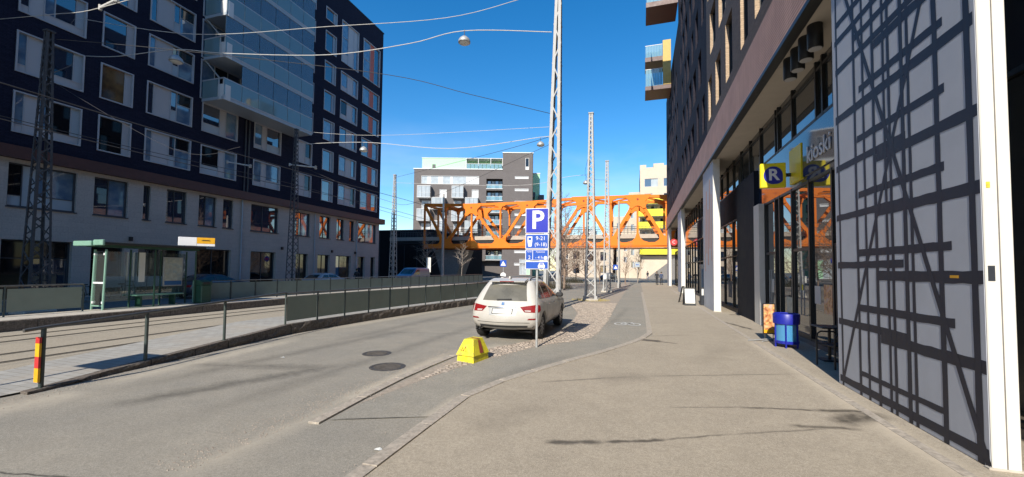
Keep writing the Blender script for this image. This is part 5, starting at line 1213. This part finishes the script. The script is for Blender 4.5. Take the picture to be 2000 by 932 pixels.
# ================================================================== bare trees
def bare_tree(x, y, h, label, seed, mat='bark', spread=.5, trunk_r=.09, depth=5, start=.25, narrow=False, group='bare street trees'):
    rn = random.Random(seed); o = empty('bare_tree', (x, y, 0), rn.uniform(0, 6), label=label, cat='tree', group=group)
    tm, cm_ = MB(), MB()
    pts = []; p = Vector((0, 0, 0)); d = Vector((0, 0, 1)); n = 9
    for i in range(n+1):
        pts.append(p.copy()); d = (d+Vector((rn.uniform(-.06, .06), rn.uniform(-.06, .06), 0))).normalized(); p = p+d*h*.92/n
    tm.tube(pts, [trunk_r*(1-.93*i/n) for i in range(n+1)], 7)
    def branch(p, d, l, r_, k):
        q = p; seg = [p]; nn = 3; dd = d
        for i in range(nn):
            dd = (dd+Vector((rn.uniform(-.18, .18), rn.uniform(-.18, .18), rn.uniform(.0, .16)))).normalized(); q = q+dd*l/nn; seg.append(q)
        cm_.tube(seg, [r_, r_*.75, r_*.5, r_*.3], 4 if k > 1 else 3, False)
        if k <= 0: return
        for j in range(rn.randint(3, 4)):
            t = rn.uniform(.25, 1.0); b = seg[0].lerp(seg[-1], t); a = rn.uniform(0, 6.28)
            u = dd.orthogonal().normalized(); v = dd.cross(u); nd = (dd*rn.uniform(.6, 1.0)+(u*math.cos(a)+v*math.sin(a))*rn.uniform(.45, .8)).normalized()
            branch(b, nd, l*rn.uniform(.42, .66), r_*.5, k-1)
    nb = int(h*4)
    for i in range(nb):
        t = start+(1-start)*(i+.5)/nb; f = t*n; i0 = min(n-1, int(f)); b = pts[i0].lerp(pts[i0+1], f-i0); a = i*2.4+rn.uniform(-.4, .4)
        l = h*spread*(.22 if narrow else .34)*(1.15-t)*rn.uniform(.8, 1.25)+.25; el = rn.uniform(.35, .9)+(.5 if narrow else 0)
        branch(b, Vector((math.cos(a), math.sin(a), el)).normalized(), l, trunk_r*.34*(1.1-t)+.012, 3 if h > 6 else 2)
    tm.build('trunk', mat, o, True); cm_.build('crown', mat, o)
    return o
bare_tree(-27.3, 50.5, 7.4, 'small bare tree with pale trunk left of the plain grey pole', 1, 'bark_pale', .7, .09)
bare_tree(-21.9, 50, 5.6, 'slender bare sapling right of the grey pole, below the bridge', 2, 'bark_pale', .8, .05, start=.35)
bare_tree(-6.3, 38, 9.4, 'tall twiggy bare tree just right of the nearest mast', 3, 'bark', .75, .12, start=.12)
bare_tree(-7.6, 44, 8.6, 'second twiggy bare tree behind the nearest mast', 4, 'bark', .7, .11, start=.12)
bare_tree(-5.6, 49, 7.0, 'lower brown bare tree between the first two pale masts', 5, 'bark', .8, .1, start=.1)
bare_tree(-4.6, 57, 6.4, 'thin bare tree behind the second pale mast', 6, 'bark', .6, .07, narrow=True, start=.1)
bare_tree(-1.2, 56, 6.2, 'narrow bare street tree right of the third mast', 7, 'bark', .6, .07, narrow=True, start=.15)
bare_tree(.4, 64, 6.8, 'narrow bare street tree at the far end of the cycle path', 8, 'bark', .7, .07, narrow=True, start=.15)
bare_tree(-3.4, 68, 6.0, 'distant narrow bare tree under the middle of the bridge', 9, 'bark', .6, .07, narrow=True, start=.15)
bare_tree(-9.6, 70, 7.5, 'distant spreading bare tree in front of the low beige house', 10, 'bark', .8, .1, start=.15)
bare_tree(-13.5, 66, 7.0, 'distant bare tree under the bridge left of the low beige house', 12, 'bark', .8, .1, start=.15)
# shrubs at the far crossing
def shrub(x, y, w, h, label, seed, mat='hedge'):
    rn = random.Random(seed); m = MB()
    for i in range(420):
        a = rn.uniform(0, 6.28); r_ = w*math.sqrt(rn.random()); z = h*(1-(r_/w)**2)*rn.random(); p = Vector((r_*math.cos(a), r_*math.sin(a)*.6, 0)); q = p+Vector((rn.uniform(-.2, .2), rn.uniform(-.2, .2), z+.12))
        m.tube([p, q], [.014, .005], 3, False)
        c = q; s_ = .07; u = Vector((rn.uniform(-1, 1), rn.uniform(-1, 1), rn.uniform(-1, 1))).normalized(); v = u.orthogonal(); m.add([c+u*s_, c+v*s_*.6, c-u*s_], [(0, 1, 2)])
    o = empty('shrub', (x, y, 0), label=label, cat='shrub', group='leafless shrubs'); m.build('twigs', mat, o)
shrub(-7.6, 40.5, 1.7, 1.4, 'brown leafless shrub at the foot of the bare trees behind the car', 1)
shrub(-14.2, 44, 1.6, .9, 'dark low shrub right of the far fence end', 2)
shrub(-12.8, 43, 1.0, .7, 'dry yellowish low shrub below the crossing sign', 3, 'dry_grass')
shrub(-8.6, 60, 1.6, 1.2, 'far brown shrub under the bridge near the low beige house', 4)
# tufts of dry grass round the second mast
rn = random.Random(4); m = MB()
for i in range(500):
    a = rn.uniform(0, 6.28); r_ = rn.uniform(.3, .95); p = Vector((-2.62+r_*math.cos(a)*1.25, 25.8+r_*math.sin(a), .01)); q = p+Vector((rn.uniform(-.06, .06), rn.uniform(-.06, .06), rn.uniform(.04, .16))); s_ = Vector((.008, 0, 0)); m.add([p-s_, p+s_, q], [(0, 1, 2)])
tag(m.build('dry_grass', 'dry_grass'), 'yellow dry grass round the foot of the second mast', 'grass', kind='stuff')

rn = random.Random(14); m = MB()
def pebble(x, y, z, r_):
    a = rn.uniform(0, 6.28); c, d = math.cos(a)*r_, math.sin(a)*r_
    m.add([(x+c, y+d, z), (x-d, y+c, z), (x-c*.8, y-d*.8, z), (x+d, y-c, z), (x+rn.uniform(-.3, .3)*r_, y, z+r_*rn.uniform(.5, .9))], [(0, 1, 4), (1, 2, 4), (2, 3, 4), (3, 0, 4)])
for i in range(4200):
    k = rn.random()
    if k < .35: y = rn.uniform(3.2, 14); pebble(xk(max(3.8, y))+.02+abs(rn.gauss(0, .22)), y, .001, rn.uniform(.004, .013))
    elif k < .65: y = rn.uniform(2.8, 9); pebble(-3.95-abs(rn.gauss(0, .28)), y, .001, rn.uniform(.004, .012))
    elif k < .85: y = rn.uniform(5, 16); pebble(lerp_tab([(b, a) for a, b in BL], y)+rn.gauss(0, .15), y, .012, rn.uniform(.004, .014))
    else: y = rn.uniform(3, 12); pebble(lerp_tab([(b, a) for a, b in KL], y)+rn.gauss(-.1, .16), y, .014, rn.uniform(.003, .009))
tag(m.build('grit', 'sett_stone'), 'loose winter grit scattered along the kerbs', 'gravel', kind='stuff')

# ================================================================== overhead wires and hanging lamps
def wire(pts, r_, mat, label, sub=6):
    P = [Vector(p) for p in pts]; out = []
    for i in range(len(P)-1):
        a, b, c, d = P[max(0, i-1)], P[i], P[i+1], P[min(len(P)-1, i+2)]
        for k in range(sub):
            t = k/sub; out.append(.5*((2*b)+(c-a)*t+(2*a-5*b+4*c-d)*t*t+(3*b-a-3*c+d)*t**3))
    out.append(P[-1]); o = MB().tube(out, r_, 5).build('overhead_wire', mat, None, True); return tag(o, label, 'wire', 'overhead wires')
wire([(-3.95, 19.7, 13.75), (-8.27, 18.77, 13.98), (-11.06, 18.18, 13.42), (-15.34, 17.28, 12.98), (-20.93, 16.1, 13.26), (-23.68, 15.52, 13.56), (-27.06, 14.81, 13.31), (-29.0, 14.45, 13.42)], .022, 'wire_light', 'pale sagging span wire that carries the two nearest hanging lamps')
wire([(-4.0, 19.65, 16.0), (-5.65, 19.29, 15.44), (-9.21, 18.49, 14.64), (-15.24, 17.12, 14.38), (-22.37, 15.5, 14.19), (-29.0, 14.0, 15.29)], .016, 'wire_light', 'thin pale wire running above the sagging span wire')
wire([(-4.02, 19.85, 9.68), (-7.3, 17.4, 10.0), (-10.91, 15.83, 10.7), (-18.8, 12.0, 11.0), (-22.4, 10.2, 11.0)], .014, 'wire', 'dark thin wire from the tall mast towards the upper left')
wire([(-4.07, 19.73, 8.45), (-4.5, 19.8, 8.51), (-9.81, 20.6, 8.57), (-16.2, 21.56, 9.72), (-22.32, 22.49, 10.35)], .016, 'wire_light', 'pale span wire carrying the two lower hanging lamps')
wire([(-4.07, 19.73, 8.97), (-15.01, 21.38, 10.0), (-22.39, 22.5, 11.3)], .009, 'wire_light', 'faint upper stay wire between the tall mast and the dark middle mast')
wire([(-29, 10.45, 13.0), (-22.4, 10.0, 11.9), (-18.8, 9.75, 11.4), (-12.0, 9.4, 11.4), (-6, 9.1, 12.6)], .014, 'wire_light', 'pale wire crossing the upper left corner over the first dark mast')
wire([(-2.62, 25.6, 7.8), (-4.12, 26.28, 7.93), (-8.6, 28.49, 8.0), (-23.0, 35.5, 10.4)], .012, 'wire_light', 'pale span wire from the second mast past the grey house')
wire([(-3.9, 20.0, 8.6), (-8.44, 23.51, 9.0), (-23.0, 35.5, 10.9)], .012, 'wire', 'dark span wire from the tall mast to the mast by the building corner')
wire([(-2.3, 36.2, 8.0), (-12, 43, 7.6), (-25.7, 52, 9.0)], .012, 'wire', 'span wire from the third mast to the plain grey pole')
for X, nm in ((-12.2, 'near'), (-15.2, 'far')):
    wire([(X, -6, 5.7), (X, 10, 5.5), (X, 22, 5.7), (X, 36, 5.5), (X+.6, 58, 5.6)], .012, 'wire', 'dark tram contact wire above the %s track' % nm)
wire([(-22.2, -5, 7.6), (-22.2, 10, 7.3), (-22.2, 22.5, 7.5), (-22.8, 35.6, 7.2), (-25.5, 52, 7.6)], .014, 'wire', 'dark feeder wire strung from mast to mast before the brick building')
wire([(-22.4, 10, 9.3), (-15.2, 10, 5.9), (-12.2, 10, 5.75)], .007, 'wire', 'thin pull-off wire from the first dark mast over the tracks')
wire([(-22.4, 22.5, 9.0), (-15.2, 22, 6.2), (-12.2, 22, 6.0), (-3.9, 19.9, 8.2)], .010, 'wire', 'thin pull-off wire between the dark middle mast and the tall mast')
def bracket(p, q, label):
    o = empty('wire_bracket', p, label=label, cat='bracket', group='insulator brackets'); d = Vector(q)-Vector(p); MB().tube([(0, 0, 0), d], .045, 8).build('arm', 'wire_light', o, True); MB().lathe([(.07, -.12), (.09, -.06), (.06, 0), (.09, .06), (.05, .1)], 10, d).build('insulator', 'pole_grey', o); MB().lathe([(.06, -.1), (.06, .1)], 8).build('clamp', 'pole_grey', o)
bracket((-22.9, 22.5, 8.98), (-20.6, 22.4, 8.62), 'pale insulator arm on the dark middle mast')
bracket((-26.2, 20.6, 8.9), (-24.2, 20.6, 8.5), 'pale insulator arm left of the dark middle mast, before the windows')
bracket((-19.0, 9.8, 11.45), (-17.9, 9.7, 11.5), 'pale insulator on the wire in the top left corner')
def pendant(p, label, s=1.0):
    o = empty('hanging_lamp', p, label=label, cat='street lamp', group='street lamps on span wires')
    MB().tube([(0, 0, .0), (0, 0, .34*s)], .02*s, 6).build('hanger', 'wire', o); MB().lathe([(.06*s, 0), (.12*s, -.03*s), (.26*s, -.16*s), (.30*s, -.24*s), (.31*s, -.34*s), (.27*s, -.36*s)], 18).build('shade', 'galvanized', o, True); MB().lathe([(.26*s, -.352*s), (.2*s, -.41*s), (.01, -.43*s)], 16).build('lens', 'paper', o, True)
pendant((-8.27, 18.77, 13.7), 'grey bell-shaped lamp hanging on the wire against the open sky', 1.0)
pendant((-23.68, 15.52, 13.25), 'pale lamp hanging on the wire in front of the dark building windows', 1.05)
pendant((-4.5, 19.8, 8.3), 'small lamp hanging just left of the tall mast', .62)
pendant((-16.2, 21.56, 9.45), 'lamp hanging on the lower wire before the building corner', .8)
pendant((-3.75, 33, 9.1), 'small distant lamp hanging right of the tall mast', .8)
wire([(-2.62, 25.9, 9.6), (-3.75, 33, 9.4), (-2.3, 36.2, 9.7)], .010, 'wire', 'short wire carrying the distant lamp right of the tall mast')

# ================================================================== small traffic signs
def small_sign(x, y, label, parts_):
    o = empty('traffic_sign', (x, y, 0), label=label, cat='sign', group='small traffic signs'); top = max(p[2] for p in parts_)+.3
    MB().tube([(0, 0, 0), (0, 0, top)], .032, 8).build('pole', 'galvanized', o)
    for kind, mat, z, s in parts_:
        if kind == 'sq': MB().bbox(-s, s, -.06, -.04, z-s, z+s, .01).build('plate', mat, o)
        elif kind == 'rd': MB().lathe([(s, -.06), (s, -.04)], 20, (0, 0, z), 'y').build('plate', mat, o)
        elif kind == 'tri': MB().prism([(-s, z-s*.8), (s, z-s*.8), (0, z+s*.9)], -.064, -.061, 'y').build('symbol', mat, o)
        elif kind == 'bar': MB().box(-s, s, -.066, -.061, z-.05, z+.05).build('symbol', mat, o)
small_sign(-13.75, 42.6, 'blue pedestrian crossing sign above a white round plate', [('sq', 'sign_blue_mid', 2.5, .36), ('tri', 'sign_white', 2.5, .3), ('rd', 'sign_white', 1.2, .32)])
small_sign(-8.3, 46, 'dark blue round sign beside the bare trees', [('rd', 'sign_blue', 3.0, .42), ('bar', 'red_paint', 3.0, .3)])
small_sign(-2.6, 60, 'small blue crossing sign far down the cycle path', [('sq', 'sign_blue_mid', 2.3, .35), ('tri', 'sign_white', 2.3, .26)])
small_sign(.35, 62, 'small pale blue plate sign at the far end of the path', [('sq', 'pale_panel_blue', 2.7, .34), ('bar', 'sign_blue_mid', 2.7, .2)])
small_sign(-24.2, 45.2, 'tall white info sign beside the bare tree by the van', [('sq', 'paper', 2.3, .3), ('sq', 'paper', 1.7, .3), ('sq', 'paper', 2.9, .3)])
o = empty('equipment_cabinet', (-2.25, 35.2, 0), label='small white cabinet mounted at the foot of the third mast', cat='cabinet'); MB().bbox(-.28, .28, -.2, .0, 1.1, 1.6, .02).build('box', 'white_far', o); MB().tube([(0, -.1, 0), (0, -.1, 1.1)], .04, 8).build('stand', 'mast_paint', o); MB().box(-.2, .2, -.21, -.2, 1.2, 1.5).build('door', 'paper', o)

# ================================================================== people
def person(x, y, rz, h, label, coat, trousers, stride=.22, seed=0):
    o = empty('person', (x, y, .012), rz, label=label, cat='person'); s = h/1.75
    V = {'pel': (0, 0, .95), 'wai': (0, .01, 1.12), 'che': (0, .02, 1.34), 'nec': (0, .02, 1.50), 'hd1': (0, .03, 1.60), 'hd2': (0, .03, 1.70),
         'shL': (-.17, .02, 1.43), 'elL': (-.24, -.06, 1.16), 'haL': (-.22, .06, .92), 'shR': (.17, .02, 1.43), 'elR': (.24, .03, 1.16), 'haR': (.22, .14, .94),
         'hiL': (-.09, 0, .90), 'knL': (-.10, stride*.6, .50), 'anL': (-.10, stride*.5, .09), 'toL': (-.10, stride*.5+.16, .04), 'hiR': (.09, 0, .90), 'knR': (.10, -stride*.15, .50), 'anR': (.10, -stride*1.1, .11), 'toR': (.10, -stride*1.1+.15, .04)}
    rad = {'pel': .15, 'wai': .14, 'che': .165, 'nec': .06, 'hd1': .09, 'hd2': .10, 'shL': .075, 'elL': .055, 'haL': .04, 'shR': .075, 'elR': .055, 'haR': .04, 'hiL': .10, 'knL': .07, 'anL': .05, 'toL': .04, 'hiR': .10, 'knR': .07, 'anR': .05, 'toR': .04}
    E = [('pel', 'wai'), ('wai', 'che'), ('che', 'nec'), ('nec', 'hd1'), ('hd1', 'hd2'), ('che', 'shL'), ('shL', 'elL'), ('elL', 'haL'), ('che', 'shR'), ('shR', 'elR'), ('elR', 'haR'), ('pel', 'hiL'), ('hiL', 'knL'), ('knL', 'anL'), ('anL', 'toL'), ('pel', 'hiR'), ('hiR', 'knR'), ('knR', 'anR'), ('anR', 'toR')]
    K = list(V); me = bpy.data.meshes.new('body'); me.from_pydata([Vector(V[k])*s for k in K], [(K.index(a), K.index(b)) for a, b in E], [])
    t = bpy.data.objects.new('tmp', me); COL.objects.link(t); t.modifiers.new('k', 'SKIN'); sv = me.skin_vertices[0].data
    for i, k in enumerate(K): sv[i].radius = (rad[k]*s, rad[k]*s*.85); sv[i].use_root = (k == 'pel')
    t.modifiers.new('s', 'SUBSURF').levels = 1; t.modifiers['s'].render_levels = 1
    b = evaluated(t, 'body', coat, o); b.data.materials.append(MATS[trousers]); b.data.materials.append(MATS['skin'])
    for p in b.data.polygons:
        z = p.center.z/s; p.material_index = 1 if z < .93 and abs(p.center.x/s) < .2 else (2 if z > 1.53 else 0)
    MB().lathe([(.0, 1.80*s), (.07*s, 1.785*s), (.105*s, 1.73*s), (.108*s, 1.66*s), (.09*s, 1.62*s)], 12, (0, .015*s, 0)).build('hair', 'hedge', o, True)
person(2.75, 56.5, R(170), 1.74, 'person in dark coat walking on the pavement near the far column', 'cloth_dark', 'cloth_dark')
person(3.35, 57.5, R(175), 1.68, 'second person in dark clothes walking beside the far column', 'cloth_blue', 'cloth_dark', .18)
person(2.5, 88, R(20), 1.72, 'distant person in front of the beige stair wall', 'cloth_dark', 'cloth_blue')
person(-24.3, 31.8, R(200), 1.75, 'person in dark jacket behind the fence beside the silver car', 'cloth_dark', 'cloth_dark', .1)

# ================================================================== bicycles parked before the pale wall, left
def bicycle(x, y, rz, label):
    o = empty('bicycle', (x, y, 0), rz, label=label, cat='bicycle', group='parked bicycles')
    for yy in (-.52, .52):
        n = 20; w_ = MB().tube([(0, yy+.33*math.cos(2*math.pi*k/n), .34+.33*math.sin(2*math.pi*k/n)) for k in range(n+1)], .018, 5).build('wheel', 'black_rubber', o); m = MB()
        for k in range(8): m.beam((0, yy, .34), (0, yy+.32*math.cos(k*math.pi/4), .34+.32*math.sin(k*math.pi/4)), .005, .005)
        m.build('spokes', 'galvanized', w_)
    m = MB()
    for a, b in (((-.52, .34), (-.12, .33)), ((-.12, .33), (-.22, .82)), ((-.52, .34), (-.2, .74)), ((-.12, .33), (.36, .7)), ((-.2, .76), (.34, .78)), ((.52, .34), (.33, .95))): m.tube([(0, *a), (0, *b)], .018, 6)
    m.build('frame', 'dark_frame', o); MB().bbox(-.07, .07, -.36, -.1, .84, .9, .02).build('saddle', 'plastic_dark', o); MB().tube([(-.28, .22, 1.0), (-.1, .32, 1.0), (.1, .32, 1.0), (.28, .22, 1.0)], .014, 6).build('handlebar', 'plastic_dark', o)
bicycle(-26.9, 15.6, R(5), 'dark bicycle leaning before the pale wall left of the shelter'); bicycle(-27.2, 14.2, R(-8), 'second dark bicycle behind the dark lattice mast')
# planter screen in front of the ground floor, left
o = empty('terrace_screen', (-27.4, 14.8, .12), label='low pale terrace screen before the ground floor windows behind the shelter', cat='screen')
for k in range(5): MB().box(-.02, .02, 1.05*k, 1.05*k+1.02, .55, 1.15).build('panel', 'pale_panel_blue', o); MB().box(-.03, .03, 1.05*k-.03, 1.05*k, 0, 1.2).build('post', 'mast_dark', o)
